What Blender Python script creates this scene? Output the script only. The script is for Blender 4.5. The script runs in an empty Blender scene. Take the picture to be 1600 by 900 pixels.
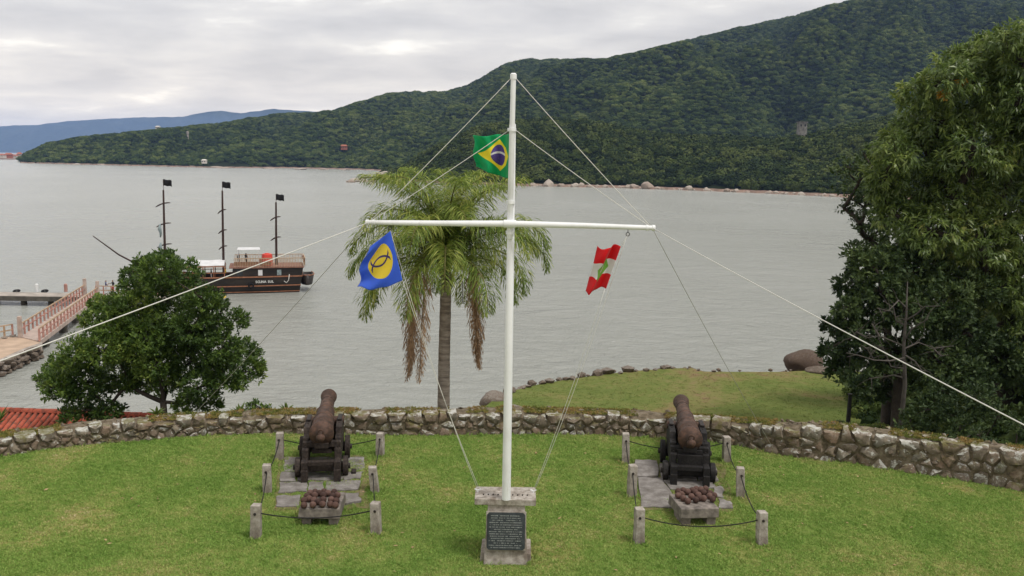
import bpy, bmesh, math, random
import numpy as np
from mathutils import Vector, Matrix, noise as mnoise
random.seed(7); RNG = np.random.default_rng(11)
C = bpy.context.scene.collection
SC = bpy.context.scene
R = math.radians
# ------------------------------------------------------------------ camera
CAMZ, SEA, FPX, PITCH, ROLL = 6.5, -11.5, 1400.0, R(8.13), R(1.0)
Fw = Vector((0, math.cos(PITCH), -math.sin(PITCH)))
_R0 = Vector((1, 0, 0)); _U0 = Vector((0, math.sin(PITCH), math.cos(PITCH)))
Rt = _R0*math.cos(ROLL) + _U0*math.sin(ROLL)
Up = _U0*math.cos(ROLL) - _R0*math.sin(ROLL)
cam = bpy.data.cameras.new('camera'); cam.sensor_width = 36; cam.lens = FPX/1600*36
cam.clip_start = 0.1; cam.clip_end = 60000
camo = bpy.data.objects.new('camera', cam); C.objects.link(camo)
m = Matrix((Rt, Up, -Fw)).transposed().to_4x4(); m.translation = Vector((0, 0, CAMZ)); camo.matrix_world = m
SC.camera = camo
# ------------------------------------------------------------------ light
SUN_EL, SUN_AZ = R(62), R(128)          # azimuth clockwise from +Y (north); sun behind the camera, to its right
w = bpy.data.worlds.new('World'); SC.world = w; w.use_nodes = True
nt = w.node_tree; nt.nodes.clear()
def wn(t, **k):
    n = nt.nodes.new(t)
    for a, b in k.items(): setattr(n, a, b)
    return n
sky = wn('ShaderNodeTexSky', sky_type='NISHITA', sun_disc=False, sun_elevation=SUN_EL, sun_rotation=SUN_AZ)
bg1 = wn('ShaderNodeBackground'); bg1.inputs[1].default_value = 0.1
nt.links.new(sky.outputs[0], bg1.inputs[0])
tc = wn('ShaderNodeTexCoord'); sx = wn('ShaderNodeSeparateXYZ'); nt.links.new(tc.outputs['Generated'], sx.inputs[0])
def wm(op, a, b):
    n = wn('ShaderNodeMath', operation=op)
    for i, v in ((0, a), (1, b)):
        if isinstance(v, (int, float)): n.inputs[i].default_value = v
        else: nt.links.new(v, n.inputs[i])
    return n.outputs[0]
den = wm('ADD', wm('MAXIMUM', sx.outputs[2], 0.0), 0.16)
cx = wn('ShaderNodeCombineXYZ'); nt.links.new(wm('DIVIDE', sx.outputs[0], den), cx.inputs[0]); nt.links.new(wm('DIVIDE', sx.outputs[1], den), cx.inputs[1])
mp = wn('ShaderNodeMapping'); mp.inputs['Scale'].default_value = (0.62, 0.8, 1); mp.inputs['Location'].default_value = (3.1, 1.7, 0)
nt.links.new(cx.outputs[0], mp.inputs[0])
n1 = wn('ShaderNodeTexNoise'); n1.inputs['Scale'].default_value = 2.6; n1.inputs['Detail'].default_value = 8; n1.inputs['Roughness'].default_value = 0.56
n1.inputs['Distortion'].default_value = 0.15
nt.links.new(mp.outputs[0], n1.inputs['Vector'])
rp = wn('ShaderNodeValToRGB'); e = rp.color_ramp.elements
e[0].position = 0.31; e[0].color = (0.84, 0.81, 0.75, 1)
e[1].position = 0.66; e[1].color = (0.50, 0.485, 0.475, 1)
x_ = rp.color_ramp.elements.new(0.40); x_.color = (0.66, 0.635, 0.60, 1)
x_ = rp.color_ramp.elements.new(0.50); x_.color = (0.585, 0.565, 0.545, 1)
nt.links.new(n1.outputs[0], rp.inputs[0])
hz_ = wn('ShaderNodeMapRange'); hz_.interpolation_type = 'SMOOTHSTEP'; nt.links.new(sx.outputs[2], hz_.inputs[0]); hz_.inputs[1].default_value = 0.16; hz_.inputs[2].default_value = -0.02
hm = wn('ShaderNodeMix'); hm.data_type = 'RGBA'; hm.blend_type = 'MULTIPLY'; nt.links.new(hz_.outputs[0], hm.inputs[0]); nt.links.new(rp.outputs[0], hm.inputs[6]); hm.inputs[7].default_value = (1.50, 1.36, 1.13, 1)
bg2 = wn('ShaderNodeBackground'); bg2.inputs[1].default_value = 0.88; nt.links.new(hm.outputs[2], bg2.inputs[0])
mx = wn('ShaderNodeMixShader'); mx.inputs[0].default_value = 0.97
nt.links.new(bg1.outputs[0], mx.inputs[1]); nt.links.new(bg2.outputs[0], mx.inputs[2])
wo = wn('ShaderNodeOutputWorld'); nt.links.new(mx.outputs[0], wo.inputs[0])
sl = bpy.data.lights.new('sun', 'SUN'); sl.energy = 1.5; sl.angle = R(14); sl.color = (1, 0.96, 0.9)
so = bpy.data.objects.new('sun', sl); C.objects.link(so)
sd = Vector((math.sin(SUN_AZ)*math.cos(SUN_EL), math.cos(SUN_AZ)*math.cos(SUN_EL), math.sin(SUN_EL)))
so.rotation_euler = sd.to_track_quat('Z', 'Y').to_euler(); so.location = (0, 0, 60)
vs = SC.view_settings; vs.view_transform = 'Standard'; vs.look = 'None'; vs.exposure = 0.66; vs.gamma = 1; vs.use_curve_mapping = False
cy = SC.cycles; cy.use_denoising = True; cy.max_bounces = 6; cy.diffuse_bounces = 3; cy.glossy_bounces = 2
cy.transparent_max_bounces = 6; cy.volume_bounces = 1; cy.caustics_reflective = False; cy.caustics_refractive = False
SC.render.use_persistent_data = False
# ------------------------------------------------------------------ helpers: pixel of the 1600x900 photo -> place
def ray(px, py): return (Fw + Rt*((px-800)/FPX) + Up*((450-py)/FPX))
def P(px, py, z=0.0):
    d = ray(px, py); t = (z-CAMZ)/d.z; return Vector((0, 0, CAMZ)) + d*t
def PD(px, py, y):
    d = ray(px, py); return Vector((0, 0, CAMZ)) + d*(y/d.y)
def hor(px): return 250.0 + 0.01745*(px-800)          # row of the horizon
def zat(px, py, r):
    d = ray(px, py); return CAMZ + r*d.z/math.hypot(d.x, d.y)
def azd(px):
    d = ray(px, hor(px)); d.z = 0; return d.normalized()
def lerp_tab(tab, x): return float(np.interp(x, [a for a, b in tab], [b for a, b in tab]))
# ------------------------------------------------------------------ helpers: objects
def tag(o, label=None, cat=None, group=None, kind=None):
    if label: o['label'] = label
    if cat: o['category'] = cat
    if group: o['group'] = group
    if kind: o['kind'] = kind
    return o
def empty(name, loc, label, cat, group=None, rz=0.0):
    o = bpy.data.objects.new(name, None); C.objects.link(o); o.location = loc; o.rotation_euler = (0, 0, rz)
    o.empty_display_size = 0.2
    return tag(o, label, cat, group)
def link(name, me, mat=None, parent=None):
    o = bpy.data.objects.new(name, me); C.objects.link(o)
    if mat is not None and len(me.materials) == 0: me.materials.append(mat)
    if parent is not None: o.parent = parent
    return o
class MB:
    def __init__(s): s.v = []; s.f = []; s.sm = False
    def add(s, v, f):
        o = len(s.v); s.v += [tuple(p) for p in v]; s.f += [tuple(i+o for i in q) for q in f]; return s
    def box(s, c, d, M=None, taper=1.0, jit=0.0):
        hx, hy, hz = d[0]/2, d[1]/2, d[2]/2; v = []
        for z in (-hz, hz):
            k = taper if z > 0 else 1.0
            for a, b in ((-hx, -hy), (hx, -hy), (hx, hy), (-hx, hy)):
                p = Vector((a*k, b*k, z))
                if jit: p += Vector((random.uniform(-jit, jit), random.uniform(-jit, jit), random.uniform(-jit, jit)))
                if M: p = M @ p
                v.append(Vector(c)+p)
        return s.add(v, [(0,3,2,1),(4,5,6,7),(0,1,5,4),(1,2,6,5),(2,3,7,6),(3,0,4,7)])
    def bar(s, a, b, wd, ht):
        a, b = Vector(a), Vector(b); d = (b-a); L = d.length; d.normalize()
        x = Vector((0, 0, 1)).cross(d)
        x = Vector((1, 0, 0)) if x.length < 1e-4 else x.normalized()
        y = d.cross(x); v = []
        for p in (a, b):
            for i, j in ((-1,-1),(1,-1),(1,1),(-1,1)): v.append(p + x*(i*wd/2) + y*(j*ht/2))
        return s.add(v, [(0,3,2,1),(4,5,6,7),(0,1,5,4),(1,2,6,5),(2,3,7,6),(3,0,4,7)])
    def tube(s, pts, rad, n=8, caps=True):
        pts = [Vector(p) for p in pts]
        if isinstance(rad, (int, float)): rad = [rad]*len(pts)
        v = []; f = []; prev = None
        for i, p in enumerate(pts):
            t = (pts[min(i+1, len(pts)-1)] - pts[max(i-1, 0)]).normalized()
            if prev is None:
                a = Vector((0, 0, 1)) if abs(t.z) < 0.9 else Vector((1, 0, 0)); x = t.cross(a).normalized()
            else: x = (prev - t*prev.dot(t)).normalized()
            prev = x; y = t.cross(x)
            for k in range(n):
                an = 2*math.pi*k/n; v.append(p + (x*math.cos(an)+y*math.sin(an))*rad[i])
        for i in range(len(pts)-1):
            for k in range(n):
                a = i*n+k; b = i*n+(k+1) % n; f.append((a, b, b+n, a+n))
        if caps:
            f.append(tuple(range(n-1, -1, -1))); f.append(tuple(range((len(pts)-1)*n, len(pts)*n)))
        return s.add(v, f)
    def lathe(s, prof, n=20, M=None):     # prof: (axial z, radius)
        v = []; f = []
        for z, r in prof:
            for k in range(n):
                an = 2*math.pi*k/n; p = Vector((r*math.cos(an), r*math.sin(an), z)); v.append(M @ p if M else p)
        for i in range(len(prof)-1):
            for k in range(n):
                a = i*n+k; b = i*n+(k+1) % n; f.append((a, b, b+n, a+n))
        f.append(tuple(range(n-1, -1, -1))); f.append(tuple(range((len(prof)-1)*n, len(prof)*n)))
        return s.add(v, f)
    def prism(s, poly, n, th):            # poly: 3D points (planar), extruded by vector n*th
        n = Vector(n); a = [Vector(p) for p in poly]; b = [p+n*th for p in a]; k = len(a)
        return s.add(a+b, [tuple(range(k-1, -1, -1)), tuple(range(k, 2*k))] + [(i, (i+1) % k, (i+1) % k+k, i+k) for i in range(k)])
    def mesh(s, name, smooth=None):
        me = bpy.data.meshes.new(name); me.from_pydata(s.v, [], s.f); me.update()
        bm = bmesh.new(); bm.from_mesh(me); bmesh.ops.recalc_face_normals(bm, faces=bm.faces); bm.to_mesh(me); bm.free()
        if smooth is not None:
            me.shade_smooth()
            if smooth < 179:
                try: me.set_sharp_from_angle(angle=R(smooth))
                except Exception: pass
        return me
    def build(s, name, mat, parent=None, smooth=None, bevel=0.0):
        o = link(name, s.mesh(name, smooth), mat, parent)
        if bevel:
            b = o.modifiers.new('bevel', 'BEVEL'); b.width = bevel; b.segments = 2; b.limit_method = 'ANGLE'; b.angle_limit = R(40)
        return o
def copy_tree(o, parent=None):
    c = o.copy(); C.objects.link(c); c.parent = parent
    for ch in list(o.children): copy_tree(ch, c)
    return c
# ------------------------------------------------------------------ helpers: materials
class X:                                   # tiny expression layer over Math nodes
    def __init__(s, t, k): s.t = t; s.k = k
    def _m(s, op, b=None, c=None):
        n = s.t.nodes.new('ShaderNodeMath'); n.operation = op
        for i, v in enumerate((s, b, c)):
            if v is None: continue
            if isinstance(v, X): s.t.links.new(v.k, n.inputs[i])
            else: n.inputs[i].default_value = v
        return X(s.t, n.outputs[0])
    def __add__(s, b): return s._m('ADD', b)
    def __sub__(s, b): return s._m('SUBTRACT', b)
    def __mul__(s, b): return s._m('MULTIPLY', b)
    def __truediv__(s, b): return s._m('DIVIDE', b)
    def lt(s, b): return s._m('LESS_THAN', b)
    def gt(s, b): return s._m('GREATER_THAN', b)
    def abs(s): return s._m('ABSOLUTE')
    def sqrt(s): return s._m('SQRT')
    def max(s, b): return s._m('MAXIMUM', b)
    def min(s, b): return s._m('MINIMUM', b)
    def sm(s, a, b):
        n = s.t.nodes.new('ShaderNodeMapRange'); n.interpolation_type = 'SMOOTHSTEP'
        s.t.links.new(s.k, n.inputs[0]); n.inputs[1].default_value = a; n.inputs[2].default_value = b
        return X(s.t, n.outputs[0])
class Mat:
    def __init__(s, name, rough=0.8, spec=0.3, metal=0.0):
        s.m = bpy.data.materials.new(name); s.m.use_nodes = True; s.t = s.m.node_tree
        s.b = s.t.nodes['Principled BSDF']; s.b.inputs['Roughness'].default_value = rough
        s.b.inputs['Specular IOR Level'].default_value = spec; s.b.inputs['Metallic'].default_value = metal
        s._pos = None
    def node(s, t, **k):
        n = s.t.nodes.new(t)
        for a, b in k.items(): setattr(n, a, b)
        return n
    def coord(s, which='pos'):
        if which == 'pos': return s.node('ShaderNodeNewGeometry').outputs['Position']
        return s.node('ShaderNodeTexCoord').outputs[{'obj': 'Object', 'uv': 'UV', 'gen': 'Generated'}[which]]
    def noise(s, scale, detail=4, rough=0.55, co='pos', stretch=None, dist=0.0):
        v = s.coord(co)
        if stretch:
            mp = s.node('ShaderNodeMapping'); mp.inputs['Scale'].default_value = stretch; s.t.links.new(v, mp.inputs[0]); v = mp.outputs[0]
        n = s.node('ShaderNodeTexNoise'); n.inputs['Scale'].default_value = scale; n.inputs['Detail'].default_value = detail
        n.inputs['Roughness'].default_value = rough; n.inputs['Distortion'].default_value = dist
        s.t.links.new(v, n.inputs['Vector']); return X(s.t, n.outputs[0])
    def rnd(s):
        return X(s.t, s.node('ShaderNodeObjectInfo').outputs['Random'])
    def attr(s, name):
        n = s.node('ShaderNodeAttribute'); n.attribute_name = name; return X(s.t, n.outputs['Fac'])
    def ramp(s, x, stops):
        n = s.node('ShaderNodeValToRGB'); el = n.color_ramp.elements
        el[0].position = stops[0][0]; el[0].color = (*stops[0][1], 1); el[1].position = stops[-1][0]; el[1].color = (*stops[-1][1], 1)
        for p, c in stops[1:-1]: q = el.new(p); q.color = (*c, 1)
        s.t.links.new(x.k, n.inputs[0]); return n.outputs[0]
    def mix(s, f, a, b, mode='MIX'):
        n = s.node('ShaderNodeMix'); n.data_type = 'RGBA'; n.blend_type = mode
        if isinstance(f, X): s.t.links.new(f.k, n.inputs[0])
        else: n.inputs[0].default_value = f
        for i, v in ((6, a), (7, b)):
            if isinstance(v, tuple): n.inputs[i].default_value = (*v, 1)
            else: s.t.links.new(v, n.inputs[i])
        return n.outputs[2]
    def col(s, c):
        if isinstance(c, tuple): s.b.inputs['Base Color'].default_value = (*c, 1)
        else: s.t.links.new(c, s.b.inputs['Base Color'])
        return s
    def bump(s, x, strength=0.4, dist=0.02):
        n = s.node('ShaderNodeBump'); n.inputs['Strength'].default_value = strength; n.inputs['Distance'].default_value = dist
        s.t.links.new(x.k, n.inputs['Height']); s.t.links.new(n.outputs[0], s.b.inputs['Normal']); return s
    def roughx(s, x): s.t.links.new(x.k, s.b.inputs['Roughness']); return s
    def normal_z(s):
        n = s.node('ShaderNodeSeparateXYZ'); s.t.links.new(s.node('ShaderNodeNewGeometry').outputs['Normal'], n.inputs[0]); return X(s.t, n.outputs[2])
def simple(name, c, rough=0.7, var=0.25, scale=6.0, bump=0.2, spec=0.3, metal=0.0, co='obj', bd=0.01):
    k = Mat(name, rough, spec, metal); n = k.noise(scale, 5, 0.6, co)
    lo = tuple(max(0, v*(1-var)) for v in c); hi = tuple(min(1, v*(1+var)) for v in c)
    k.col(k.ramp(n, [(0.3, lo), (0.7, hi)]))
    if bump: k.bump(k.noise(scale*4, 4, 0.6, co), bump, bd)
    return k.m
def foliage(name, stops, transl=0.35, rough=0.55, nscale=0.35, gloss=0.3):
    k = Mat(name, rough, gloss); a = k.attr('rnd'); n = k.noise(nscale, 3, 0.5)
    x = a*0.65 + (n-0.5)*1.1 + 0.18
    c = k.ramp(x, stops); k.col(c)
    tr = k.node('ShaderNodeBsdfTranslucent'); hs = k.node('ShaderNodeHueSaturation'); hs.inputs['Value'].default_value = 1.25
    k.t.links.new(c, hs.inputs['Color']); k.t.links.new(hs.outputs[0], tr.inputs[0])
    ms = k.node('ShaderNodeMixShader'); ms.inputs[0].default_value = transl
    k.t.links.new(k.b.outputs[0], ms.inputs[1]); k.t.links.new(tr.outputs[0], ms.inputs[2])
    k.t.links.new(ms.outputs[0], k.t.nodes['Material Output'].inputs[0]); return k.m
M = {}
def mats():
    # lawn soil and grass
    k = Mat('lawn_turf', 0.95, 0.1); a = k.noise(0.55, 5, 0.6); b = k.noise(38, 4, 0.7)
    c = k.ramp(a*0.72+b*0.28, [(0.34, (0.10, 0.165, 0.032)), (0.5, (0.155, 0.21, 0.048)), (0.62, (0.26, 0.235, 0.08)), (0.72, (0.34, 0.26, 0.13))])
    k.col(c); k.bump(b, 0.6, 0.03); M['lawn'] = k.m
    k = Mat('grass_blades', 0.7, 0.25); a = k.noise(0.55, 5, 0.6); r = k.rnd(); b = k.noise(2.6, 3, 0.6)
    x = a*0.62 + b*0.22 + (r-0.5)*0.26 + 0.08
    k.col(k.ramp(x, [(0.30, (0.153, 0.275, 0.045)), (0.46, (0.229, 0.362, 0.073)), (0.58, (0.311, 0.394, 0.103)), (0.68, (0.458, 0.432, 0.173)), (0.77, (0.578, 0.486, 0.292))])); M['grass'] = k.m
    k = Mat('lower_turf', 0.95, 0.1); a = k.noise(0.09, 6, 0.68, dist=0.5); b = k.noise(1.8, 6, 0.78)
    k.col(k.ramp(a*0.7+b*0.3, [(0.38, (0.095, 0.135, 0.03)), (0.49, (0.14, 0.165, 0.045)), (0.56, (0.19, 0.175, 0.065)), (0.61, (0.21, 0.145, 0.08)), (0.67, (0.34, 0.25, 0.175))])); k.bump(k.noise(3, 6, 0.7), 0.5, 0.15); M['lower'] = k.m
    k = Mat('slope_soil', 0.95, 0.1); a = k.noise(0.5, 5, 0.65)
    k.col(k.ramp(a, [(0.35, (0.025, 0.04, 0.012)), (0.6, (0.05, 0.07, 0.02)), (0.75, (0.09, 0.08, 0.035))])); k.bump(k.noise(3, 5), 0.5, 0.2); M['slope'] = k.m
    # water
    k = Mat('bay_water', 0.2, 0.5); k.b.inputs['IOR'].default_value = 1.333
    g = k.noise(0.012, 4, 0.55, stretch=(1, 0.6, 1)); base = k.ramp(g, [(0.35, (0.315, 0.325, 0.295)), (0.65, (0.365, 0.375, 0.345))])
    f1 = k.noise(0.13, 7, 0.72, stretch=(0.6, 1.3, 1), dist=0.5); f2 = k.noise(0.016, 2, 0.5)
    foam = (f1 + (f2-0.5)*0.15).sm(0.69, 0.715)
    k.col(k.mix(foam*0.75, base, (0.62, 0.62, 0.6)))
    wv = k.noise(0.13, 3, 0.6, stretch=(0.8, 1.25, 1), dist=0.6)*0.8 + k.noise(0.55, 5, 0.68, stretch=(0.8, 1.25, 1), dist=0.8)*0.5 + k.noise(2.6, 4, 0.65)*0.17
    k.bump(wv, 1.0, 0.95); M['water'] = k.m
    # hills
    k = Mat('forest_floor', 0.95, 0.05); a = k.noise(0.01, 4); k.col(k.ramp(a, [(0.35, (0.012, 0.018, 0.008)), (0.65, (0.022, 0.03, 0.012))])); M['forest_floor'] = k.m
    k = Mat('far_hill', 0.95, 0.05); a = k.noise(0.004, 6, 0.65); k.col(k.ramp(a, [(0.35, (0.02, 0.035, 0.025)), (0.65, (0.045, 0.06, 0.04))])); k.bump(k.noise(0.01, 5), 0.8, 40); M['far_hill'] = k.m
    for nm, f in (('canopy', 1.3), ('canopy_dark', 0.84)):
        k = Mat(nm+'_leaf', 0.85, 0.1); r = k.rnd(); a = k.attr('rnd'); n = k.noise(0.006, 3, 0.5)
        x = r*0.68 + a*0.2 + (n-0.5)*0.8 + 0.06
        k.col(k.ramp(x, [(p, tuple(q*f for q in c)) for p, c in [(0.12, (0.017, 0.030, 0.010)), (0.42, (0.036, 0.058, 0.015)), (0.66, (0.068, 0.092, 0.022)), (0.9, (0.115, 0.14, 0.042))]])); M[nm] = k.m
    # stone
    def stone(name, c1, c2, lich, moss=True, mid=(0.27, 0.225, 0.17)):
        k = Mat(name, 0.9, 0.2); r = k.rnd(); n = k.noise(5.5, 6, 0.65)
        base = k.mix(r, c1, c2); base = k.mix(n.sm(0.4, 0.75), base, mid); base = k.mix((k.noise(13, 5, 0.7).sm(0.5, 0.72))*0.55, base, (0.06, 0.05, 0.042))
        l = (k.noise(7.0, 7, 0.72, dist=0.4) + k.normal_z()*0.11 + (r-0.5)*0.1).sm(0.57, 0.65)
        base = k.mix(l*lich, base, (0.50, 0.495, 0.455))
        if moss:
            g = (k.noise(3.1, 5, 0.65) + k.normal_z()*0.13).sm(0.56, 0.70); base = k.mix(g*0.75, base, (0.13, 0.12, 0.035))
        k.col(base); k.bump(k.noise(17, 6, 0.7)+n*1.5, 0.7, 0.03); return k.m
    M['stone'] = stone('wall_stone', (0.195, 0.135, 0.095), (0.165, 0.152, 0.125), 0.95, True, (0.30, 0.25, 0.19))
    M['rubble'] = stone('wall_rubble', (0.15, 0.115, 0.085), (0.17, 0.15, 0.12), 0.6)
    M['rock'] = stone('shore_rock', (0.32, 0.25, 0.21), (0.42, 0.36, 0.31), 0.3, False)
    M['boulder'] = stone('brown_boulder', (0.075, 0.05, 0.037), (0.10, 0.07, 0.052), 0.06, False, (0.12, 0.085, 0.065))
    M['edging'] = stone('edge_rock', (0.11, 0.085, 0.065), (0.16, 0.125, 0.10), 0.2, False, (0.17, 0.13, 0.10))
    k = Mat('mortar_earth', 0.95, 0.1); a = k.noise(6, 6, 0.7); k.col(k.ramp(a, [(0.32, (0.05, 0.042, 0.028)), (0.5, (0.15, 0.12, 0.082)), (0.62, (0.22, 0.185, 0.14)), (0.72, (0.17, 0.17, 0.06))])); k.bump(a, 0.8, 0.05); M['mortar'] = k.m
    k = Mat('dry_moss', 0.95, 0.1); a = k.noise(2.2, 5, 0.65); k.col(k.ramp(a+(k.rnd()-0.5)*0.25, [(0.35, (0.12, 0.15, 0.035)), (0.5, (0.24, 0.21, 0.06)), (0.65, (0.33, 0.22, 0.09))])); M['moss'] = k.m
    k = Mat('weathered_concrete', 0.9, 0.2); a = k.noise(9, 6, 0.68, 'obj'); b = k.noise(3.5, 4, 0.6, 'obj', (1, 1, 0.5)); r = k.rnd()
    c = k.ramp(a, [(0.32, (0.17, 0.145, 0.12)), (0.5, (0.35, 0.315, 0.275)), (0.68, (0.50, 0.465, 0.42))]); c = k.mix(b.sm(0.5, 0.68)*0.8, c, (0.14, 0.105, 0.08)); c = k.mix((r.sm(0.2, 1)*0.3), c, (0.22, 0.19, 0.16))
    k.col(c); k.bump(k.noise(30, 5, 0.7, 'obj'), 0.5, 0.012); M['concrete'] = k.m
    k = Mat('paving_stone', 0.9, 0.2); a = k.noise(5, 6, 0.68); r = k.rnd(); c = k.ramp(a, [(0.3, (0.09, 0.08, 0.068)), (0.5, (0.20, 0.185, 0.172)), (0.7, (0.33, 0.31, 0.295))]); c = k.mix(r*0.4, c, (0.18, 0.16, 0.145)); k.col(c); k.bump(k.noise(26, 5, 0.7), 0.5, 0.015); M['slab'] = k.m
    k = Mat('worn_soil', 0.95, 0.1); a = k.noise(4, 5, 0.65); k.col(k.ramp(a, [(0.35, (0.10, 0.12, 0.03)), (0.55, (0.17, 0.14, 0.07)), (0.7, (0.2, 0.16, 0.1))])); M['soil'] = k.m
    # iron and timber
    k = Mat('rusty_iron', 0.75, 0.35); a = k.noise(5, 7, 0.7, 'obj'); b = k.noise(16, 5, 0.65, 'obj')
    c = k.ramp(a, [(0.3, (0.02, 0.013, 0.010)), (0.48, (0.056, 0.031, 0.021)), (0.62, (0.105, 0.056, 0.038)), (0.75, (0.17, 0.10, 0.07))]); c = k.mix(b.sm(0.52, 0.7)*0.6, c, (0.026, 0.017, 0.014))
    k.col(c); k.bump(b+a, 0.4, 0.012); k.roughx(b*0.5+0.45); M['rust'] = k.m
    k = Mat('cannonball_rust', 0.8, 0.3); a = k.noise(9, 5, 0.65, 'obj'); r = k.rnd(); c = k.ramp(a*0.7+r*0.3, [(0.3, (0.04, 0.022, 0.018)), (0.5, (0.085, 0.046, 0.036)), (0.7, (0.14, 0.08, 0.064))]); k.col(c); k.bump(k.noise(30, 4, 0.6, 'obj'), 0.3, 0.006); M['ball'] = k.m
    def timber(name, c1, c2):
        k = Mat(name, 0.75, 0.3); a = k.noise(4, 5, 0.6, 'obj', (0.6, 6, 6)); b = k.noise(3, 5, 0.65, 'obj')
        c = k.mix(a.sm(0.35, 0.7), c1, c2); c = k.mix(b.sm(0.55, 0.72)*0.5, c, tuple(min(1, v*3+0.02) for v in c2)); k.col(c); k.bump(a, 0.5, 0.01); return k.m
    M['timber_dark'] = timber('dark_timber', (0.018, 0.013, 0.011), (0.05, 0.037, 0.03))
    M['timber_black'] = timber('tarred_timber', (0.009, 0.0085, 0.0085), (0.022, 0.019, 0.018))
    M['iron_dark'] = simple('dark_iron', (0.03, 0.024, 0.021), 0.6, 0.4, 12, 0.3)
    M['rope_black'] = simple('black_rope', (0.018, 0.017, 0.017), 0.85, 0.3, 40, 0.4)
    M['rope_white'] = simple('white_rope', (0.6, 0.59, 0.55), 0.8, 0.1, 40, 0)
    M['rope_grey'] = simple('grey_rope', (0.3, 0.29, 0.25), 0.85, 0.1, 40, 0)
    k = Mat('white_paint', 0.45, 0.4); a = k.noise(2.2, 6, 0.65, 'obj', (1, 1, 0.6)); k.col(k.ramp(a, [(0.3, (0.62, 0.63, 0.62)), (0.5, (0.74, 0.755, 0.76)), (0.7, (0.79, 0.80, 0.81))])); gr_ = k.noise(3.5, 6, 0.75, 'obj', (3, 3, 0.35)).sm(0.56, 0.72); k.col(k.mix(gr_*0.55, k.b.inputs['Base Color'].links[0].from_socket, (0.36, 0.33, 0.28))); k.bump(k.noise(14, 4, 0.6, 'obj'), 0.12, 0.01); M['white'] = k.m
    k = Mat('bronze_plaque', 0.5, 0.5, 0.3); a = k.noise(11, 5, 0.7, 'obj'); k.col(k.ramp(a, [(0.35, (0.02, 0.026, 0.03)), (0.6, (0.045, 0.055, 0.06)), (0.75, (0.085, 0.095, 0.095))])); k.bump(a, 0.2, 0.005); M['plaque'] = k.m
    M['letters'] = simple('worn_lettering', (0.26, 0.28, 0.27), 0.5, 0.5, 25, 0, 0.5, 0.2)
    # boat, pier, house
    k = Mat('black_hull_paint', 0.5, 0.4); a = k.noise(0.9, 5, 0.65, 'obj', (0.5, 1, 1.6)); k.col(k.ramp(a, [(0.35, (0.012, 0.010, 0.0095)), (0.62, (0.032, 0.025, 0.021)), (0.75, (0.055, 0.042, 0.034))])); M['hull'] = k.m
    M['varnish'] = simple('varnished_wood', (0.28, 0.125, 0.07), 0.6, 0.3, 3, 0)
    M['deck_wood'] = simple('deck_wood', (0.22, 0.11, 0.08), 0.8, 0.3, 2, 0)
    M['railwood'] = simple('pale_railing_wood', (0.42, 0.30, 0.20), 0.8, 0.25, 2, 0)
    M['redwood'] = simple('red_painted_wood', (0.42, 0.225, 0.185), 0.75, 0.25, 2, 0)
    M['greywood'] = simple('grey_planks', (0.42, 0.335, 0.29), 0.85, 0.25, 1.5, 0)
    M['awning'] = simple('white_canvas', (0.62, 0.62, 0.63), 0.8, 0.12, 1.2, 0)
    M['red_plastic'] = simple('red_plastic', (0.62, 0.05, 0.03), 0.45, 0.12, 3, 0, 0.5)
    M['mast'] = simple('mast_wood', (0.045, 0.025, 0.02), 0.7, 0.3, 3, 0)
    M['black_cloth'] = simple('black_cloth', (0.012, 0.012, 0.013), 0.9, 0.3, 4, 0)
    M['pale_cloth'] = simple('blue_grey_cloth', (0.22, 0.27, 0.28), 0.9, 0.35, 4, 0)
    M['lettering_white'] = simple('white_lettering', (0.6, 0.6, 0.58), 0.6, 0.05, 4, 0)
    M['yellow'] = simple('yellow_paint', (0.75, 0.52, 0.06), 0.6, 0.15, 3, 0)
    M['pier_conc'] = simple('pier_concrete', (0.36, 0.32, 0.28), 0.9, 0.35, 0.8, 0.4, bd=0.1, co='pos')
    M['pier_dark'] = simple('wet_concrete', (0.10, 0.09, 0.075), 0.8, 0.45, 0.8, 0.4, bd=0.1, co='pos')
    M['tower'] = simple('stained_concrete', (0.2, 0.19, 0.17), 0.9, 0.5, 0.35, 0, co='pos')
    M['tray'] = simple('stained_stone', (0.19, 0.165, 0.145), 0.9, 0.55, 7, 0.5)
    M['sand'] = simple('sand_path', (0.46, 0.34, 0.25), 0.95, 0.2, 0.7, 0, co='pos')
    k = Mat('clay_tile', 0.85, 0.2); r = k.rnd(); a = k.noise(6, 6, 0.7); c = k.mix(r, (0.29, 0.06, 0.035), (0.44, 0.115, 0.07)); c = k.mix(a.sm(0.45, 0.66)*0.8, c, (0.075, 0.042, 0.032)); k.col(c); k.bump(a, 0.3, 0.02); M['tile'] = k.m
    M['wash'] = simple('whitewash', (0.62, 0.58, 0.52), 0.9, 0.15, 0.8, 0.2, co='pos')
    M['glass'] = simple('dark_glass', (0.03, 0.035, 0.04), 0.2, 0.2, 1, 0, 0.5)
    M['beach'] = simple('beach_sand', (0.22, 0.15, 0.115), 0.95, 0.25, 0.05, 0, co='pos')
    M['roof_red'] = simple('red_roof', (0.36, 0.13, 0.08), 0.9, 0.2, 0.3, 0, co='pos')
    # vegetation
    M['bark'] = simple('tree_bark', (0.05, 0.04, 0.032), 0.95, 0.4, 5, 0.7, bd=0.05)
    M['bark_pale'] = simple('pale_dead_bark', (0.085, 0.075, 0.065), 0.95, 0.35, 3, 0.5, bd=0.04)
    k = Mat('palm_trunk', 0.95, 0.1); a = k.noise(2.2, 6, 0.65, 'obj', (1, 1, 5)); k.col(k.ramp(a, [(0.35, (0.19, 0.155, 0.125)), (0.65, (0.42, 0.36, 0.295))])); k.bump(a, 0.7, 0.05); M['palm_trunk'] = k.m
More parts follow.
